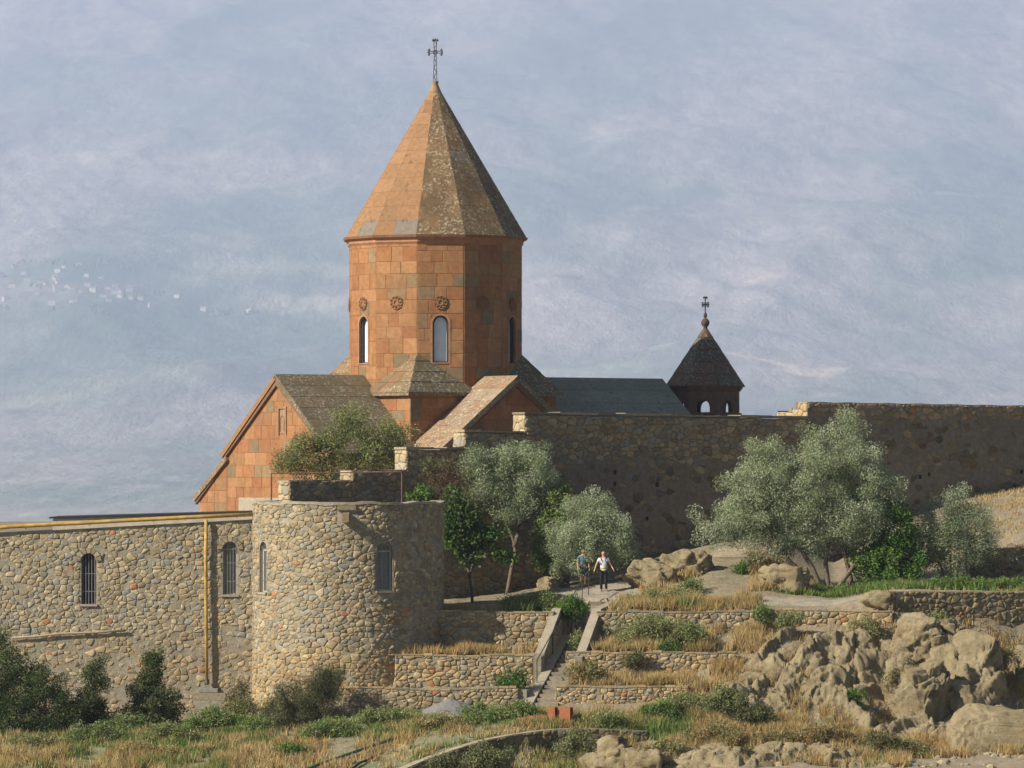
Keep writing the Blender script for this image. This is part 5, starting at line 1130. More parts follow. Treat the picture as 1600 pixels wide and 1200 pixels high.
tree('rowan_tree', 'slender yellowish green tree with a few orange leaf clusters, pale bare trunk', P(845, 928, 208.9), [T((845, 930, 208.9), (846, 905, 208.9), (855, 885, 209), (852, 860, 209.1), (862, 800, 209.4))],
     [(855, 868, 22, 26), (868, 815, 22, 34), (878, 780, 18, 26), (850, 840, 18, 20)], 209.2, YGR + GRN[1:2], 3600, 0.15, 0.55, 0.2, 60, 0.17, 9, barkr=0.08, nlimb=18, extra=[([(882, 775, 16, 18), (862, 822, 20, 16)], [(0.36, 0.10, 0.025), (0.42, 0.17, 0.03)], 320, 0.13, 'orange_leaves')])
tree('bare_shrub', 'reddish brown twiggy half bare shrub at the back of the round tower', P(695, 805, 206.5), [T((697, 800, 206.5), (690, 770, 206.6), (680, 740, 206.7)), T((697, 790, 206.5), (705, 750, 206.6), (700, 725, 206.6)), T((697, 795, 206.5), (715, 770, 206.6), (725, 745, 206.6))],
     [(690, 738, 32, 20), (705, 765, 34, 24)], 206.6, [(0.16, 0.085, 0.05), (0.12, 0.10, 0.04), (0.20, 0.12, 0.06)], 1500, 0.11, 0.3, 0.2, 70, 0.2, 13, cat='shrub', barkr=0.035, nlimb=66, extra=[([(680, 728, 26, 13)], OLV, 600, 0.13, 'green_leaves')])
tree('fig_tree', 'dark green large leaved tree in the shade right behind the round tower', P(735, 940, 204.5), [T((738, 942, 204.5), (733, 900, 204.5), (722, 850, 204.6), (712, 800, 204.8)), T((733, 900, 204.5), (745, 860, 204.6), (752, 820, 204.7))],
     [(712, 785, 18, 22), (726, 815, 26, 24), (748, 838, 34, 16), (705, 835, 16, 20), (785, 868, 16, 9), (735, 865, 20, 14)], 204.7, GRN[2:3] + DGR[3:] + GRN[:1], 2200, 0.19, 0.6, 0.25, 70, 0.2, 17, barkr=0.07, nlimb=24)
tree('green_shrub', 'small bright green shrub peeking over the tower top beside bare twigs', P(660, 790, 206), [T((660, 795, 206), (658, 782, 206))], [(660, 775, 18, 11)], 206, GRN, 450, 0.15, 0.5, 0.1, 14, 0.14, 19, cat='shrub', barkr=0.03, nlimb=6)
tree('silverleaf_tree', 'biggest many stemmed silvery tree in front of the fortress wall', P(1290, 932, 206.5), [T((1285, 935, 206.5), (1262, 905, 206.5), (1225, 868, 206.3), (1205, 840, 206.2), (1190, 800, 206.3)), T((1290, 935, 206.6), (1268, 885, 206.6), (1245, 850, 206.7), (1240, 800, 206.7)), T((1297, 935, 206.7), (1290, 880, 206.9), (1300, 820, 207), (1300, 750, 207)), T((1335, 932, 206.8), (1325, 880, 207), (1308, 830, 207), (1295, 780, 207)), T((1300, 932, 206.4), (1345, 870, 206.7), (1360, 800, 207))],
     [(1305, 705, 58, 46), (1290, 745, 80, 45), (1195, 745, 46, 40), (1185, 790, 56, 44), (1345, 760, 50, 40), (1150, 828, 52, 30), (1215, 845, 60, 24), (1160, 780, 34, 40), (1235, 800, 60, 40), (1310, 805, 70, 44), (1380, 755, 28, 28), (1250, 850, 44, 22), (1195, 700, 28, 18), (1320, 668, 26, 20), (1350, 815, 44, 40)], 206.8, SIL, 38000, 0.13, 0.28, 0.55, 420, 0.21, 23, 'silver', barkr=0.13, nlimb=90)
tree('green_tree', 'leafy bright green bush growing in the shade of the biggest silvery tree', P(1390, 925, 206.9), [T((1392, 928, 206.9), (1390, 890, 206.9), (1385, 840, 207)), T((1392, 920, 206.9), (1405, 880, 206.9), (1415, 830, 207))],
     [(1385, 870, 44, 34), (1405, 830, 30, 34), (1360, 880, 30, 26), (1425, 875, 22, 30), (1395, 795, 16, 16)], 207, GRN, 6000, 0.16, 0.5, 0.35, 100, 0.19, 29, cat='bush', barkr=0.06, nlimb=24)
tree('silverleaf_bush', 'low spreading silvery bush at the foot of the tan hillside', P(1485, 915, 207.6), [T((1480, 918, 207.6), (1470, 880, 207.6), (1455, 830, 207.7)), T((1488, 918, 207.6), (1500, 880, 207.7), (1525, 830, 207.9)), T((1484, 918, 207.6), (1485, 870, 207.7), (1490, 800, 207.8))],
     [(1470, 825, 40, 40), (1520, 825, 44, 36), (1495, 858, 62, 34), (1490, 785, 26, 18), (1445, 860, 26, 34)], 207.7, SIL[:3] + [(0.14, 0.17, 0.09), (0.17, 0.20, 0.12)], 13000, 0.125, 0.28, 0.25, 160, 0.2, 31, 'silver', cat='bush', barkr=0.06, nlimb=40)
tree('courtyard_tree', 'broad yellowish green tree inside the wall in front of the church gable', P(545, 800, 214), [T((545, 830, 214), (540, 780, 214), (525, 735, 214), (500, 705, 214)), T((545, 800, 214), (560, 750, 214), (590, 700, 214))],
     [(545, 690, 62, 36), (485, 712, 40, 28), (590, 685, 46, 28), (545, 735, 100, 24), (625, 700, 30, 22), (555, 655, 32, 16), (450, 725, 24, 20), (480, 690, 30, 16)], 214, [(0.20, 0.235, 0.08), (0.17, 0.205, 0.065), (0.235, 0.26, 0.10), (0.14, 0.17, 0.055), (0.23, 0.20, 0.08)], 10500, 0.115, 0.45, 0.0, 230, 0.2, 37, barkr=0.08, nlimb=110)
# shrubs on the slope below the left wing
SHB = 'dark shrubs below the stone wing'
tree('juniper_shrub', 'tall dark evergreen shrub with a pointed top at the end of the wing wall', P(15, 1165, 193.5), [T((15, 1168, 193.5), (12, 1100, 193.5), (10, 1020, 193.5))], [(12, 1035, 20, 38), (6, 1000, 12, 20), (32, 1080, 42, 44), (20, 1128, 56, 42), (-30, 1085, 40, 66), (45, 1060, 24, 30)], 193.5, DGR + GRN[2:3], 9000, 0.13, 0.35, -0.4, 150, 0.17, 41, cat='shrub', group=SHB)
tree('juniper_shrub', 'bushy dark shrub right of the tall pointed evergreen', P(70, 1165, 193.0), [T((70, 1168, 193), (70, 1110, 193), (72, 1070, 193))], [(72, 1068, 28, 24), (75, 1112, 48, 44), (98, 1136, 46, 32), (60, 1145, 50, 24)], 193, DGR, 7000, 0.12, 0.35, -0.3, 110, 0.16, 43, cat='shrub', group=SHB)
tree('juniper_shrub', 'dark shrub with one leaning upright shoot before the pale trough', P(135, 1160, 193.2), [T((135, 1162, 193.2), (140, 1110, 193.2), (152, 1050, 193.2))], [(152, 1055, 20, 24), (140, 1095, 22, 26), (125, 1125, 48, 34), (155, 1140, 30, 22)], 193.2, DGR + [(0.07, 0.085, 0.035)], 7500, 0.12, 0.35, -0.4, 110, 0.16, 47, cat='shrub', group=SHB)
tree('leafy_sapling', 'green leafy sapling with open ragged crown left of the yellow downpipe', P(240, 1145, 194.0), [T((243, 1150, 194), (240, 1100, 194), (237, 1030, 194)), T((262, 1148, 194), (262, 1110, 194), (258, 1080, 194))], [(238, 1045, 18, 28), (230, 1075, 24, 22), (238, 1110, 38, 28), (262, 1100, 18, 24), (212, 1120, 16, 20), (265, 1130, 18, 16)], 194, OLV + DGR[1:2] + GRN[2:3], 6500, 0.13, 0.45, -0.1, 110, 0.15, 53, cat='shrub', group=SHB)
tree('tamarisk_bush', 'feathery olive green bush in front of the round tower base', P(470, 1140, 191.8), [T((468, 1142, 191.8), (470, 1100, 191.8), (500, 1055, 191.8)), T((465, 1142, 191.8), (450, 1105, 191.8), (440, 1075, 191.8))], [(505, 1068, 28, 24), (522, 1055, 18, 16), (490, 1095, 40, 28), (450, 1085, 16, 20), (440, 1115, 30, 22), (480, 1120, 50, 20)], 191.8, [(0.11, 0.115, 0.05), (0.085, 0.095, 0.04), (0.065, 0.075, 0.03)], 11000, 0.13, 0.16, -0.6, 150, 0.16, 59, cat='bush')
# weeds and small bushes: (label, px, py, Y, rx, ry, palette, leaves)
DRY = [(0.36, 0.26, 0.11), (0.42, 0.31, 0.14), (0.30, 0.20, 0.08), (0.25, 0.19, 0.08)]
MIX = [(0.225, 0.245, 0.10), (0.28, 0.285, 0.125), (0.18, 0.215, 0.075)]
WD = 'weeds and low bushes on the slope'
weeds = (
 ('dark green bush trailing over the upper terrace edge beside the stair', 893, 950, 199.6, 22, 16, GRN[:3], 1600), ('low green bush on the upper terrace edge under the slender tree', 845, 942, 200.2, 40, 12, MIX + GRN[1:2], 2400), ('green tufty bush at the tower end of the upper terrace edge', 805, 946, 200.4, 24, 9, MIX, 1300),
 ('dark green bush at the foot of the middle terrace wall by the stair', 800, 1068, 193.6, 26, 16, GRN[:3] + DGR[:1], 1800), ('pale feathery weed growing inside the stair opening', 905, 1000, 198.0, 12, 18, MIX, 500),
 ('brown withered bush against the middle terrace wall right of the stair', 915, 1052, 194.3, 28, 16, DRY[2:] + MIX[:1], 1700), ('green weed hanging on the middle terrace wall', 990, 1030, 195.4, 14, 14, OLV, 600),
 ('large green weed clump below the upper wall right of the stair parapet', 1020, 990, 197.4, 60, 24, MIX, 3800), ('green weed beside the straw coloured grass on the upper right terrace', 1075, 995, 197.2, 28, 18, MIX + GRN[:1], 1700), ('dark weed at the foot of the large green weed clump', 1045, 1012, 196.6, 14, 9, GRN[:3], 500),
 ('bright green bush on the slope below the lowest right terrace wall', 1030, 1112, 190.4, 24, 15, GRN[:2] + MIX[:1], 1700), ('tall olive green bush in dry grass under the broad rock face', 1130, 1100, 190.6, 40, 24, MIX + OLV[:2], 3200), ('dark green bush at the right foot of the tall olive bush', 1180, 1118, 190.2, 28, 14, OLV[:3], 1500), ('low olive bush between the bright green bush and the tall olive bush', 1068, 1098, 191.2, 24, 14, MIX, 1300),
 ('olive tuft growing on the rock ledge under the pale stones', 1352, 985, 198.4, 30, 16, MIX + DRY[3:], 1300), ('dark tuft growing in the cleft of the outcrop', 1415, 1055, 194.6, 26, 20, OLV[:3] + DRY[3:], 1200), ('small green tuft on the left rock shoulder', 1232, 968, 198.0, 20, 9, MIX, 700), ('green tuft on top of the pale wedged rock', 1470, 968, 198.0, 14, 8, MIX, 400), ('green tuft rooted low in the outcrop below the grey slab', 1332, 1086, 193.4, 16, 9, GRN[:3], 500),
 ('scrubby dark bush below the curved stone wall', 760, 1185, 184.8, 34, 18, OLV[:3] + MIX, 2000), ('olive bush covering the right end of the curved wall', 900, 1165, 186.4, 30, 26, OLV + MIX, 2200), ('green bush above the end of the curved wall', 950, 1140, 188.8, 34, 14, MIX + GRN[:1], 1800), ('low dark bush at the lower end of the curved wall', 700, 1194, 183.4, 30, 12, OLV, 1200), ('scrub bush between the grey rock and the straw hump', 1040, 1172, 185.2, 36, 14, MIX + DRY[2:], 1600), ('dull green scrub beside the lichen covered rock', 1150, 1188, 184.6, 26, 12, OLV, 900), ('dark scrub at the right end of the lichen covered rock', 1370, 1170, 188.4, 40, 16, OLV + DRY[3:], 1700), ('dry bush below the cracked pillar', 1430, 1185, 188.6, 34, 14, MIX + DRY[2:], 1200),
 ('grey green bush in the grass before the leafy sapling', 195, 1140, 192.6, 34, 16, MIX + GRN[:1], 2200), ('fresh green bush right of the leafy sapling', 330, 1140, 192.2, 40, 20, MIX + GRN[:2], 2800), ('grey green bush below the yellow downpipe plinth', 372, 1120, 194.0, 30, 20, MIX + DRY[3:], 1800), ('low green bush near the black hose', 455, 1186, 187.0, 24, 10, GRN[:3], 900), ('green bush at the left foot of the feathery olive bush', 400, 1145, 191.0, 26, 14, GRN[:2] + MIX, 1500), ('green tuft on the slope below the gravel heap', 745, 1116, 190.8, 24, 10, GRN[:2] + MIX[:1], 1100), ('green grassy bush left of the brick pile', 810, 1120, 190.2, 36, 12, GRN[:2] + MIX, 1700),
 ('green weed on the dry bank beside the worn steps', 1078, 922, 204.2, 16, 12, GRN[:2] + MIX, 700), ('pale green weeds on the bank above the upper right terrace wall', 1035, 940, 201.2, 60, 14, MIX, 2400), ('small green bush on the dry slope right of the worn steps', 1158, 893, 206.6, 10, 10, GRN[:2], 400), ('green weed at the end of the upper right terrace wall', 1192, 960, 198.6, 14, 11, GRN[:2] + MIX, 600), ('row of fresh green weeds along the footpath under the silvery bush', 1500, 915, 203.6, 56, 11, GRN[:2] + MIX[:1], 2600), ('green weeds along the footpath edge near the frame side', 1575, 916, 204.0, 36, 9, GRN[:2] + MIX[:1], 1400), ('green weeds at the feet of the biggest silvery tree', 1320, 928, 205.2, 60, 8, GRN[:2] + MIX[:1], 1800),
 ('dry tuft right of the massive outcrop rock', 1560, 1030, 197.6, 30, 14, DRY + MIX, 1100), ('twiggy dull bush at the tower base beside the downpipe stones', 372, 1085, 196.8, 16, 22, [(0.22, 0.17, 0.10), (0.18, 0.15, 0.08)], 700),
 ('wide soft green bush in front of the dark shoot shrub', 150, 1165, 190.4, 46, 16, MIX + GRN[:1], 2600), ('dull green weed clump low on the left slope', 60, 1178, 188.8, 44, 12, MIX + DRY[3:], 2000), ('pale green bush below the leafy sapling', 262, 1160, 190.0, 40, 15, MIX + GRN[1:2], 2400), ('dry brown weed clump on the lower left slope', 230, 1186, 187.2, 46, 11, DRY + MIX[:1], 1900),
 ('green weed clump above the black hose', 520, 1158, 189.4, 44, 13, MIX + GRN[:2], 2400), ('soft green bush on the slope between the olive bush and the gravel heap', 600, 1132, 190.6, 46, 12, MIX + GRN[1:2], 2400), ('yellowing weed clump below the gravel heap', 690, 1140, 189.2, 40, 12, DRY[:2] + MIX, 1900), ('fresh green weed clump above the curved wall', 770, 1132, 189.4, 36, 10, GRN[:2] + MIX, 1700),
 ('withered brown bush on the slope foot below the tall olive bush', 1115, 1150, 187.6, 44, 18, DRY[2:] + MIX[:1], 2300), ('dry straw bush beside the low rock shelf', 1215, 1158, 187.8, 44, 14, DRY + MIX[:1], 1900), ('brown bush at the foot of the craggy outcrop', 1290, 1150, 188.6, 44, 14, DRY[2:] + OLV[:1], 1900))
weeds = list(weeds)
for i, (lab, px, py, Y, rx, ry, cols, n) in enumerate(weeds):
    rx *= 1.15; ry *= 1.25; X = P(px, py, Y)[0]; gzv = gz(X, Y); prow = HZ - gzv*F/Y; py = min(py, prow - ry*0.55); b = P(px, py+ry, Y); cz_ = P(px, py, Y)[2]; 
    blobs = [(px-rx*0.45, py+ry*0.15, rx*0.55, ry*0.8), (px+rx*0.4, py, rx*0.6, ry*0.85), (px, py-ry*0.25, rx*0.5, ry*0.75)]
    t = thing('weed_bush', (X, Y, min(gzv, b[2])), lab, 'bush', WD); pts = blob_points(blobs, Y, max(16, n//26), 300+i, 0.3)
    st = MB(); rr = random.Random(i)
    for q in rr.sample(range(len(pts)), min(9, len(pts))): st.tube([(X+rr.uniform(-0.1, 0.1), Y+rr.uniform(-0.1, 0.1), min(gzv, b[2])-0.05), (pts[q]+np.array([X, Y, b[2]]))/2, pts[q]], [0.018, 0.013, 0.006], 4)
    st.build('stems', M['bark'], t)
    V, Fc, C = leaves(pts, 0.13, int(n*2.6), 0.115, 0.30, -0.5, cols, 500+i); mesh_obj('foliage', V, Fc, M['leaf'], t, C)

# grass: (px0, px1, Y0, Y1, blades, height, palette)
def grass(name, label, patches, seed, clump=1.0):
    g = np.random.default_rng(seed); VV = []; CC = []
    for (p0, p1, Y0, Y1, n, h, cols) in patches:
        Y = g.uniform(Y0, Y1, n*2); px = g.uniform(p0, p1, n*2); X = (px-CX)*Y/F
        dens = vnoise(X*0.9, Y*0.9, 71+seed) * 0.6 + vnoise(X*3, Y*3, 5)*0.4
        ok = (dens > g.uniform(0.36, 0.70, len(X))) & ~((np.abs(X-stair_x(Y)) < 1.3) & (Y > 191.5) & (Y < 202.5))
        X, Y = X[ok][:n], Y[ok][:n]; k = len(X); Z = ground_z(X, Y) - 0.02
        hh = h*g.uniform(0.45, 1.25, k)*(0.6 + 0.8*vnoise(X*1.5, Y*1.5, 3)); wd_ = g.uniform(0.012, 0.03, k)
        a = g.uniform(0, 6.283, k); lx = g.normal(0, 0.32, k)*hh; ly = g.normal(0, 0.32, k)*hh
        b0 = np.stack([X - wd_*np.cos(a), Y - wd_*np.sin(a), Z], 1); b1 = np.stack([X + wd_*np.cos(a), Y + wd_*np.sin(a), Z], 1); tp = np.stack([X+lx, Y+ly, Z+hh], 1)
        VV.append(np.stack([b0, b1, tp], 1).reshape(-1, 3)); cols = np.asarray(cols); zone = (vnoise(X*0.7+9, Y*0.7, 15+seed)*len(cols)).astype(int) % len(cols)
        c = cols[np.where(g.uniform(0, 1, k) < 0.6, zone, g.integers(0, len(cols), k))]*g.uniform(0.75, 1.25, (k, 1)); CC.append(np.repeat(c, 3, 0))
    V = np.concatenate(VV); C = np.concatenate(CC)
    return tag(mesh_obj(name, V, np.arange(len(V)).reshape(-1, 3), M['grass'], None, C), label, 'grass', None, 'stuff')
STR = [(0.44, 0.33, 0.15), (0.50, 0.38, 0.18), (0.38, 0.27, 0.11), (0.34, 0.25, 0.12), (0.46, 0.31, 0.12)]
FG = [(0.14, 0.22, 0.05), (0.19, 0.26, 0.07), (0.12, 0.19, 0.045), (0.24, 0.27, 0.09)]
grass('dry_grass', 'straw coloured dry grass over the terraces and the rocky slope', [
  (620, 835, 196.5, 198.6, 5000, 0.42, STR), (690, 860, 199.5, 201, 1500, 0.3, STR), (890, 1190, 196.5, 198.6, 9000, 0.55, STR), (940, 1190, 199.3, 202.5, 12000, 0.5, STR + FG[3:]),
  (875, 1110, 193.4, 195.6, 9000, 0.45, STR), (1060, 1260, 188, 196, 16000, 0.42, STR), (900, 1420, 184, 191.5, 30000, 0.4, STR + FG[3:]), (1000, 1090, 202.5, 208, 4000, 0.4, STR), (1170, 1270, 204, 210, 6000, 0.4, STR),
  (1180, 1420, 193, 199, 8000, 0.3, STR), (1500, 1640, 196, 201, 7000, 0.35, STR), (1280, 1600, 188, 194, 9000, 0.4, STR), (1390, 1640, 203, 205, 1500, 0.2, STR), (1480, 1640, 211, 228, 6000, 0.16, STR),
  (0, 420, 184, 188.5, 16000, 0.42, STR + FG[2:]), (400, 900, 184, 189, 9000, 0.32, STR), (600, 900, 188, 191.5, 7000, 0.3, STR + FG[:1]), (-60, 520, 188, 192, 6000, 0.38, STR)], 3)
grass('green_grass', 'fresh green grass on the slope below the tower', [
  (330, 860, 188.4, 192.2, 30000, 0.22, FG), (-60, 420, 187.2, 193.5, 22000, 0.24, FG), (790, 930, 199.4, 202, 6000, 0.4, FG), (900, 1100, 188.5, 191, 5000, 0.35, FG), (1400, 1640, 202.6, 206, 9000, 0.4, FG), (1210, 1400, 203.8, 206.6, 5000, 0.32, FG), (960, 1180, 199.6, 202, 4000, 0.36, FG), (640, 1000, 184, 187, 4000, 0.35, FG), (930, 1100, 196.6, 198, 3000, 0.42, FG)], 5)

# ------------------------------------------------------------------ small things on the slope
def brick(label, px, py, Y, lx, ly, lz, rot=0.0, dz=0.0, group='hollow clay bricks'):
    c = P(px, py, Y); c = np.array([c[0], c[1], gz((868-CX)*Y/F, 189.0)+0.03+dz]); t = thing('clay_brick', c, label, 'brick', group); q = MB(); cr, sr = math.cos(rot), math.sin(rot)
    w_ = lambda x, y, z: (c[0]+x*cr-y*sr, c[1]+x*sr+y*cr, c[2]+z)
    th = 0.03
    def bx(m, x0, x1, y0, y1, z0, z1): m.add([w_(x, y, z) for z in (z0, z1) for y in (y0, y1) for x in (x0, x1)], [(0, 2, 3, 1), (4, 5, 7, 6), (0, 1, 5, 4), (2, 6, 7, 3), (0, 4, 6, 2), (1, 3, 7, 5)])
    bx(q, 0, lx-0.05, 0, ly, 0, lz)                       # solid body, closed outer faces
    for g_ in (0.3, 0.6, 0.85): bx(q, -0.004, lx-0.05, -0.006, -0.0005, lz*g_-0.02, lz*g_+0.02)
    q.build('body', M['brick'], t); q2 = MB()             # open cell end on the right
    for (y0, y1, z0, z1) in ((0, ly, 0, th), (0, ly, lz-th, lz), (0, th, th, lz-th), (ly-th, ly, th, lz-th), (ly*0.46, ly*0.54, th, lz-th)): bx(q2, lx-0.0495, lx, y0, y1, z0, z1)
    q2.build('cell_end', M['brick'], t)
for i, (lab, px, py, lx, lz, dz) in enumerate((('single clay brick lying apart at the end of the brick row', 808, 1139, 0.30, 0.2, 0), ('low clay brick beside the single end brick', 823, 1136, 0.30, 0.27, 0), ('long low clay brick before the tall pair', 838, 1136, 0.42, 0.27, 0),
        ('left brick of the tall pair, lower one', 856, 1137, 0.30, 0.32, 0), ('left brick of the tall pair, upper one', 856, 1137, 0.30, 0.30, 0.322), ('right brick of the tall pair, lower one', 872, 1137, 0.52, 0.32, 0), ('right brick of the tall pair, upper one', 872, 1137, 0.52, 0.30, 0.322))):
    brick(lab, px, py, 189.0, lx, 0.30, lz, -0.42, dz)
gc_ = P(708, 1112, 191.9); pile = MB(); n = 40; rings = 9; V = []; rr = random.Random(8)
for j in range(rings+1):
    f = j/rings
    for k in range(n):
        a = 6.283*k/n; V.append((gc_[0]+1.45*(1-f)*math.cos(a)*(1+0.12*math.sin(3*a)) - 0.1*f, gc_[1]+0.7*(1-f)*math.sin(a), gc_[2]-0.15+0.78*(f**0.85)*(1-0.12*f)+rr.uniform(-0.02, 0.02)))
V.append((gc_[0]-0.1, gc_[1], gc_[2]+0.56)); Fc = [(j*n+k, j*n+(k+1) % n, (j+1)*n+(k+1) % n, (j+1)*n+k) for j in range(rings) for k in range(n)] + [(rings*n+k, rings*n+(k+1) % n, (rings+1)*n) for k in range(n)]
tag(mesh_obj('gravel_heap', V, Fc, M['gravel'], None, None, True), 'heap of fine grey gravel against the lowest terrace wall', 'gravel heap')
def lay(pts, lift): return [np.array([(p-CX)*Y/F, Y, gz((p-CX)*Y/F, Y)+lift]) for p, Y in pts]
tag(MB().tube(lay([(470, 183.4), (500, 184.6), (540, 185.8), (575, 186.8), (600, 187.6), (614, 188.2)], 0.14), 0.06, 7).build('green_pipe', M['hose'], None, True), 'dark green pipe lying across the dry slope', 'pipe')
tag(MB().tube(lay([(545, 183.4), (562, 184.4), (576, 185.2), (588, 185.8)], 0.10), 0.045, 7).build('black_hose', M['black'], None, True), 'short black hose lying on the slope below the green pipe', 'hose')

# ------------------------------------------------------------------ people
def skin(name, joints, edges, mat, parent, sub=2):
    me = bpy.data.meshes.new(name + '_rig'); keys = list(joints); ix = {k: i for i, k in enumerate(keys)}
    me.from_pydata([joints[k][0] for k in keys], [(ix[a], ix[b]) for a, b in edges], [])
    o = bpy.data.objects.new(name + '_rig', me); COL.objects.link(o); o.modifiers.new('s', 'SKIN')
    for i, k in enumerate(keys):
        r = joints[k][1]; r = (r, r) if np.isscalar(r) else r; sv = me.skin_vertices[0].data[i]; sv.radius = r; sv.use_root = (i == 0)
    ss = o.modifiers.new('d', 'SUBSURF'); ss.levels = sub; ss.render_levels = sub
    dg = bpy.context.evaluated_depsgraph_get(); ev = o.evaluated_get(dg); m2 = bpy.data.meshes.new_from_object(ev); m2.name = name
    bpy.data.objects.remove(o); bpy.data.meshes.remove(me); m2.materials.clear(); m2.materials.append(mat)
    m2.polygons.foreach_set('use_smooth', np.ones(len(m2.polygons), dtype=bool))
    return link(bpy.data.objects.new(name, m2), parent)
def person(base, label, H, pose, top, bottom, shorts, hair, extras=True, turn=0.0):
    t = thing('person', base, label, 'person', 'walkers by the fortress wall'); s = H/1.72; c, sn = math.cos(turn), math.sin(turn)
    w_ = lambda x, y, z: tuple(float(q) for q in (base[0]+s*(x*c-y*sn), base[1]+s*(x*sn+y*c), base[2]+s*z))
    ar = pose['arm']; lg = pose['leg']
    J = {'pel': (w_(0, 0, 0.93), (0.145*s, 0.105*s)), 'waist': (w_(0, 0, 1.08), (0.125*s, 0.09*s)), 'chest': (w_(0, -0.01, 1.27), (0.15*s, 0.105*s)), 'sh': (w_(0, 0, 1.40), (0.11*s, 0.075*s)), 'neck': (w_(0, 0, 1.49), 0.055*s), 'chin': (w_(0, -0.02, 1.55), 0.065*s), 'head': (w_(0, -0.01, 1.63), (0.082*s, 0.10*s)), 'crown': (w_(0, 0.0, 1.69), 0.06*s)}
    Ed = [('pel', 'waist'), ('waist', 'chest'), ('chest', 'sh'), ('sh', 'neck'), ('neck', 'chin'), ('chin', 'head'), ('head', 'crown')]
    for sd, k in ((-1, 'l'), (1, 'r')):
        e, h_ = ar[k]; J['shl'+k] = (w_(sd*0.17, 0, 1.385), 0.058*s); J['elb'+k] = (w_(*e), 0.04*s); J['wri'+k] = (w_(*h_), 0.028*s)
        d = np.array(h_)-np.array(e); d /= np.linalg.norm(d); pm_ = np.array(h_)+d*0.08; J['pal'+k] = (w_(*pm_), (0.036*s, 0.022*s))
        Ed += [('sh', 'shl'+k), ('shl'+k, 'elb'+k), ('elb'+k, 'wri'+k), ('wri'+k, 'pal'+k)]
        for fi, (oy, ln2) in enumerate(((-0.03, 0.075), (-0.01, 0.085), (0.01, 0.08), (0.028, 0.06))):
            m1 = pm_ + d*0.045 + np.array([0, oy, 0]); m2_ = m1 + d*ln2*0.6 + np.array([-sd*0.015, 0, 0]); J[f'f{fi}a'+k] = (w_(*m1), 0.009*s); J[f'f{fi}b'+k] = (w_(*m2_), 0.007*s); Ed += [('pal'+k, f'f{fi}a'+k), (f'f{fi}a'+k, f'f{fi}b'+k)]
        th_ = pm_ + np.array([-sd*0.005, -0.055, -0.005]); J['tha'+k] = (w_(*th_), 0.010*s); J['thb'+k] = (w_(*(th_ + d*0.045)), 0.008*s); Ed += [('wri'+k, 'tha'+k), ('tha'+k, 'thb'+k)]
        kn, an = lg[k]; J['hip'+k] = (w_(sd*0.09, 0, 0.86), 0.088*s); J['kne'+k] = (w_(*kn), 0.056*s); J['ank'+k] = (w_(*an), 0.04*s); J['toe'+k] = (w_(an[0]+sd*0.02, an[1]-0.15, 0.03), 0.032*s)
        Ed += [('pel', 'hip'+k), ('hip'+k, 'kne'+k), ('kne'+k, 'ank'+k), ('ank'+k, 'toe'+k)]
    skin('body', J, Ed, M['skin'], t)
    gr = lambda k, f: (J[k][0], tuple(np.array((J[k][1], J[k][1]) if np.isscalar(J[k][1]) else J[k][1])*f))
    ST = {k: gr(k, 1.13) for k in ('chest', 'waist', 'pel', 'sh')}; SE = [('chest', 'waist'), ('waist', 'pel'), ('chest', 'sh')]
    for k in 'lr':
        a = np.array(J['shl'+k][0]); b = np.array(J['elb'+k][0]); ST['shl'+k] = gr('shl'+k, 1.15); ST['slv'+k] = (tuple(a+(b-a)*0.62), 0.058*s); SE += [('sh', 'shl'+k), ('shl'+k, 'slv'+k)]
    skin('shirt', ST, SE, M[top], t)
    PT = {'pel': gr('pel', 1.1)}; PE = []
    for k in 'lr':
        PT['hip'+k] = gr('hip'+k, 1.12); PT['kne'+k] = gr('kne'+k, 1.2); PE += [('pel', 'hip'+k), ('hip'+k, 'kne'+k)]
        if not shorts: PT['ank'+k] = (J['ank'+k][0], 0.06*s); PE += [('kne'+k, 'ank'+k)]
    skin('shorts' if shorts else 'trousers', PT, PE, M[bottom], t)
    HR = {'a': (w_(0, 0.02, 1.70), (0.088*s, 0.09*s)), 'b': (w_(0, 0.05, 1.62), (0.085*s, 0.075*s)), 'c': (w_(0, 0.055, 1.53), (0.06*s, 0.05*s))}; skin('hair', HR, [('a', 'b'), ('b', 'c')], M[hair], t)
    for sd, k in ((-1, 'l'), (1, 'r')):
        e = np.array(J['toe'+k][0]); a = np.array(J['ank'+k][0]); skin('shoe', {'a': ((a[0], a[1], a[2]-0.03), 0.05*s), 'b': (((a+e)/2).tolist(), 0.05*s), 'c': (e.tolist(), 0.04*s)}, [('a', 'b'), ('b', 'c')], M['shoe'], t, 1)
    for sd in (-1, 1): MB().lathe([(0, -0.012*s), (0.012*s, 0), (0, 0.012*s)], w_(sd*0.033, -0.108, 1.635), 6).build('eye', M['dark'], t)
    skin('nose', {'a': (w_(0, -0.105, 1.635), 0.010*s), 'b': (w_(0, -0.122, 1.605), 0.014*s)}, [('a', 'b')], M['skin'], t, 1); MB().tube([w_(-0.025, -0.088, 1.567), w_(0, -0.094, 1.563), w_(0.025, -0.088, 1.567)], 0.007*s, 5).build('mouth', M['shoe'], t)
    for sd in (-1, 1): MB().tube([w_(sd*0.085, 0.0, 1.595), w_(sd*0.095, 0.01, 1.625), w_(sd*0.087, 0.005, 1.655)], [0.010*s, 0.016*s, 0.010*s], 6).build('ear', M['skin'], t)
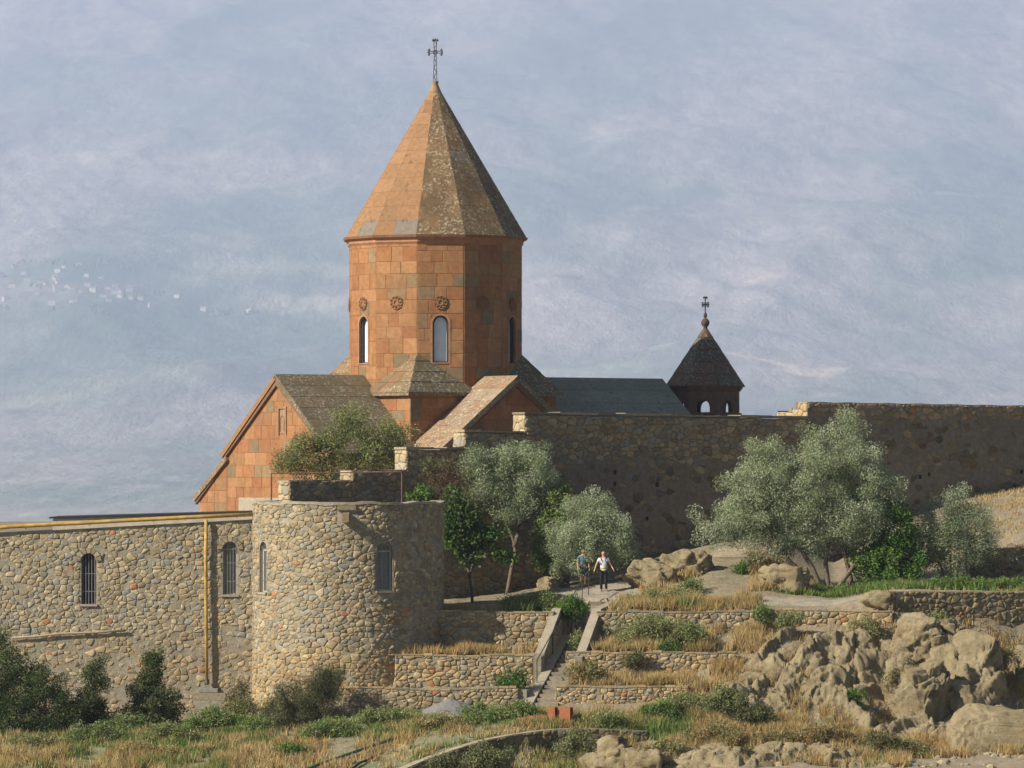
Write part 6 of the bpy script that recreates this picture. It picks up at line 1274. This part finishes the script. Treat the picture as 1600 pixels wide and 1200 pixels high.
    if extras:
        MB().lathe([(0.155*s, 0.875*s), (0.166*s, 0.88*s), (0.166*s, 0.915*s), (0.155*s, 0.93*s)], base, 14).build('hem', M['hem'], t)
        for sd in (-1, 1): MB().tube([w_(sd*0.12, 0.07, 1.43), w_(sd*0.11, -0.06, 1.46), w_(sd*0.10, -0.145, 1.33), w_(sd*0.135, -0.12, 1.18), w_(sd*0.165, 0.02, 1.12)], 0.02*s, 6).build('strap', M['strap'], t)
    return t
pb = on(943, 205.6)
walk = dict(arm=dict(l=((-0.30, 0.02, 1.16), (-0.37, -0.06, 0.95)), r=((0.29, 0.02, 1.17), (0.40, -0.04, 0.97))), leg=dict(l=((-0.10, -0.05, 0.48), (-0.095, 0.06, 0.07)), r=((0.10, -0.07, 0.49), (0.115, -0.02, 0.07))))
person(pb, 'person in white top, dark straps and black trousers walking with arms held out', 1.74, walk, 'shirt', 'trousers', False, 'hair')
pb2 = on(911, 207.3)
person(pb2, 'person in teal shirt and navy shorts in the shade behind drooping branches', 1.70, dict(arm=dict(l=((-0.25, 0.0, 1.14), (-0.27, -0.12, 0.92)), r=((0.25, 0.0, 1.14), (0.25, -0.10, 0.90))), leg=dict(l=((-0.09, -0.02, 0.48), (-0.09, 0.04, 0.07)), r=((0.09, -0.03, 0.48), (0.09, 0.0, 0.07)))), 'teal', 'shorts', True, 'hair', False, 0.25)
# pale footpath slabs
def strip(name, left, right, mat, lift):
    V = lay(left, lift) + lay(right, lift); n = len(left); return tag(mesh_obj(name, V, [(i, i+1, n+i+1, n+i) for i in range(n-1)], M[mat]), kind='structure')

# ------------------------------------------------------------------ far village
rnd = random.Random(77)
def house(px, py, wm, label, group, white=False):
    p = on_mount(px, py); t = thing('village_house', p, label, 'house', group); a = rnd.uniform(-0.5, 0.5); ca, sa = math.cos(a), math.sin(a); h = wm*rnd.uniform(0.42, 0.62); dpt = wm*0.7
    q = lambda x, y, z: (p[0]+x*ca-y*sa, p[1]+x*sa+y*ca, p[2]+z)
    c = rnd.choice([(0.80, 0.74, 0.66), (0.74, 0.58, 0.44), (0.64, 0.60, 0.56), (0.80, 0.66, 0.54)]) if not white else (0.76, 0.74, 0.70)
    MB().prism([q(-wm/2, -dpt/2, -3), q(wm/2, -dpt/2, -3), q(wm/2, dpt/2, -3), q(-wm/2, dpt/2, -3)], (0, 0, h+3), c).build('wall', M['vcol'], t)
    rc = rnd.choice([(0.30, 0.22, 0.17), (0.42, 0.30, 0.24), (0.30, 0.31, 0.33)])
    MB().prism([q(-wm*0.55, -dpt*0.58, h+0.05), q(-wm*0.55, dpt*0.58, h+0.05), q(-wm*0.55, 0, h+wm*0.24)], np.array(q(wm*1.1, 0, 0))-np.array(q(0, 0, 0)), rc).build('roof', M['vcol'], t)
VL = 'village houses on the far slope'
for i in range(46):
    px = rnd.choice([rnd.gauss(45, 40), rnd.gauss(130, 50), rnd.gauss(190, 30), rnd.uniform(-20, 240)]); py = 448 + rnd.gauss(0, 15) + (px-100)*0.07
    if px < -30 or px > 245: continue
    house(px, py, rnd.uniform(14, 23), 'tiny pale house in the hazy village at the mountain foot', VL)
for px, py, lab in ((277, 465, 'lone white house at the right edge of the hazy village'), (318, 487, 'tiny white house beside dark trees below the hazy village'), (390, 489, 'lone white farm house on the hazy slope farthest from the village')): house(px, py, 18, lab, 'lone far houses', True)
def far_wood(name, label, zones, seed):
    g = random.Random(seed); b = MB()
    for (p0, p1, y0, y1, n, r) in zones:
        for q_ in range(n):
            if q_ % 9 == 0: kx, ky = g.uniform(p0, p1), g.uniform(y0, y1)
            p = on_mount(kx + g.gauss(0, 7), ky + g.gauss(0, 1.6)); rr = r*g.uniform(0.6, 1.4); m = 7
            V = [(p[0], p[1], p[2]+rr*1.7)] + [(p[0]+rr*0.8*math.cos(6.283*k/m)*g.uniform(0.7, 1.2), p[1]+rr*0.8*math.sin(6.283*k/m), p[2]+rr*g.uniform(1.0, 1.4)) for k in range(m)] + [(p[0]+rr*math.cos(6.283*k/m), p[1]+rr*math.sin(6.283*k/m), p[2]-rr*0.4) for k in range(m)]
            b.add(V, [(0, 1+k, 1+(k+1) % m) for k in range(m)] + [(1+k, 1+m+k, 1+m+(k+1) % m, 1+(k+1) % m) for k in range(m)], tuple(q*g.uniform(0.7, 1.3) for q in (0.20, 0.23, 0.16)))
    return tag(b.build(name, M['vcol'], None), label, 'trees', None, 'stuff')
far_wood('far_trees', 'dark hazy tree groves around the far village', [(-20, 240, 428, 500, 72, 4.5), (40, 205, 404, 422, 54, 5), (230, 290, 452, 462, 18, 5), (300, 350, 486, 494, 27, 6), (385, 420, 486, 494, 9, 5)], 5)

# ------------------------------------------------------------------ air
hz = MB().box((-4650, -450, -240), (4650, 31500, 2800)).build('haze', None); hz['kind'] = 'stuff'; hz['label'] = 'pale blue haze in the air over the plain and mountain'; hz['category'] = 'haze'
hm = bpy.data.materials.new('haze_air'); hm.use_nodes = True; ht = hm.node_tree; ht.nodes.remove(ht.nodes['Principled BSDF'])
pv = ht.nodes.new('ShaderNodeVolumePrincipled'); pv.inputs['Density'].default_value = 0.95e-4; pv.inputs['Color'].default_value = (0.68, 0.79, 1.0, 1); pv.inputs['Anisotropy'].default_value = 0.3
ht.links.new(pv.outputs[0], ht.nodes['Material Output'].inputs['Volume']); hz.data.materials.clear(); hz.data.materials.append(hm)
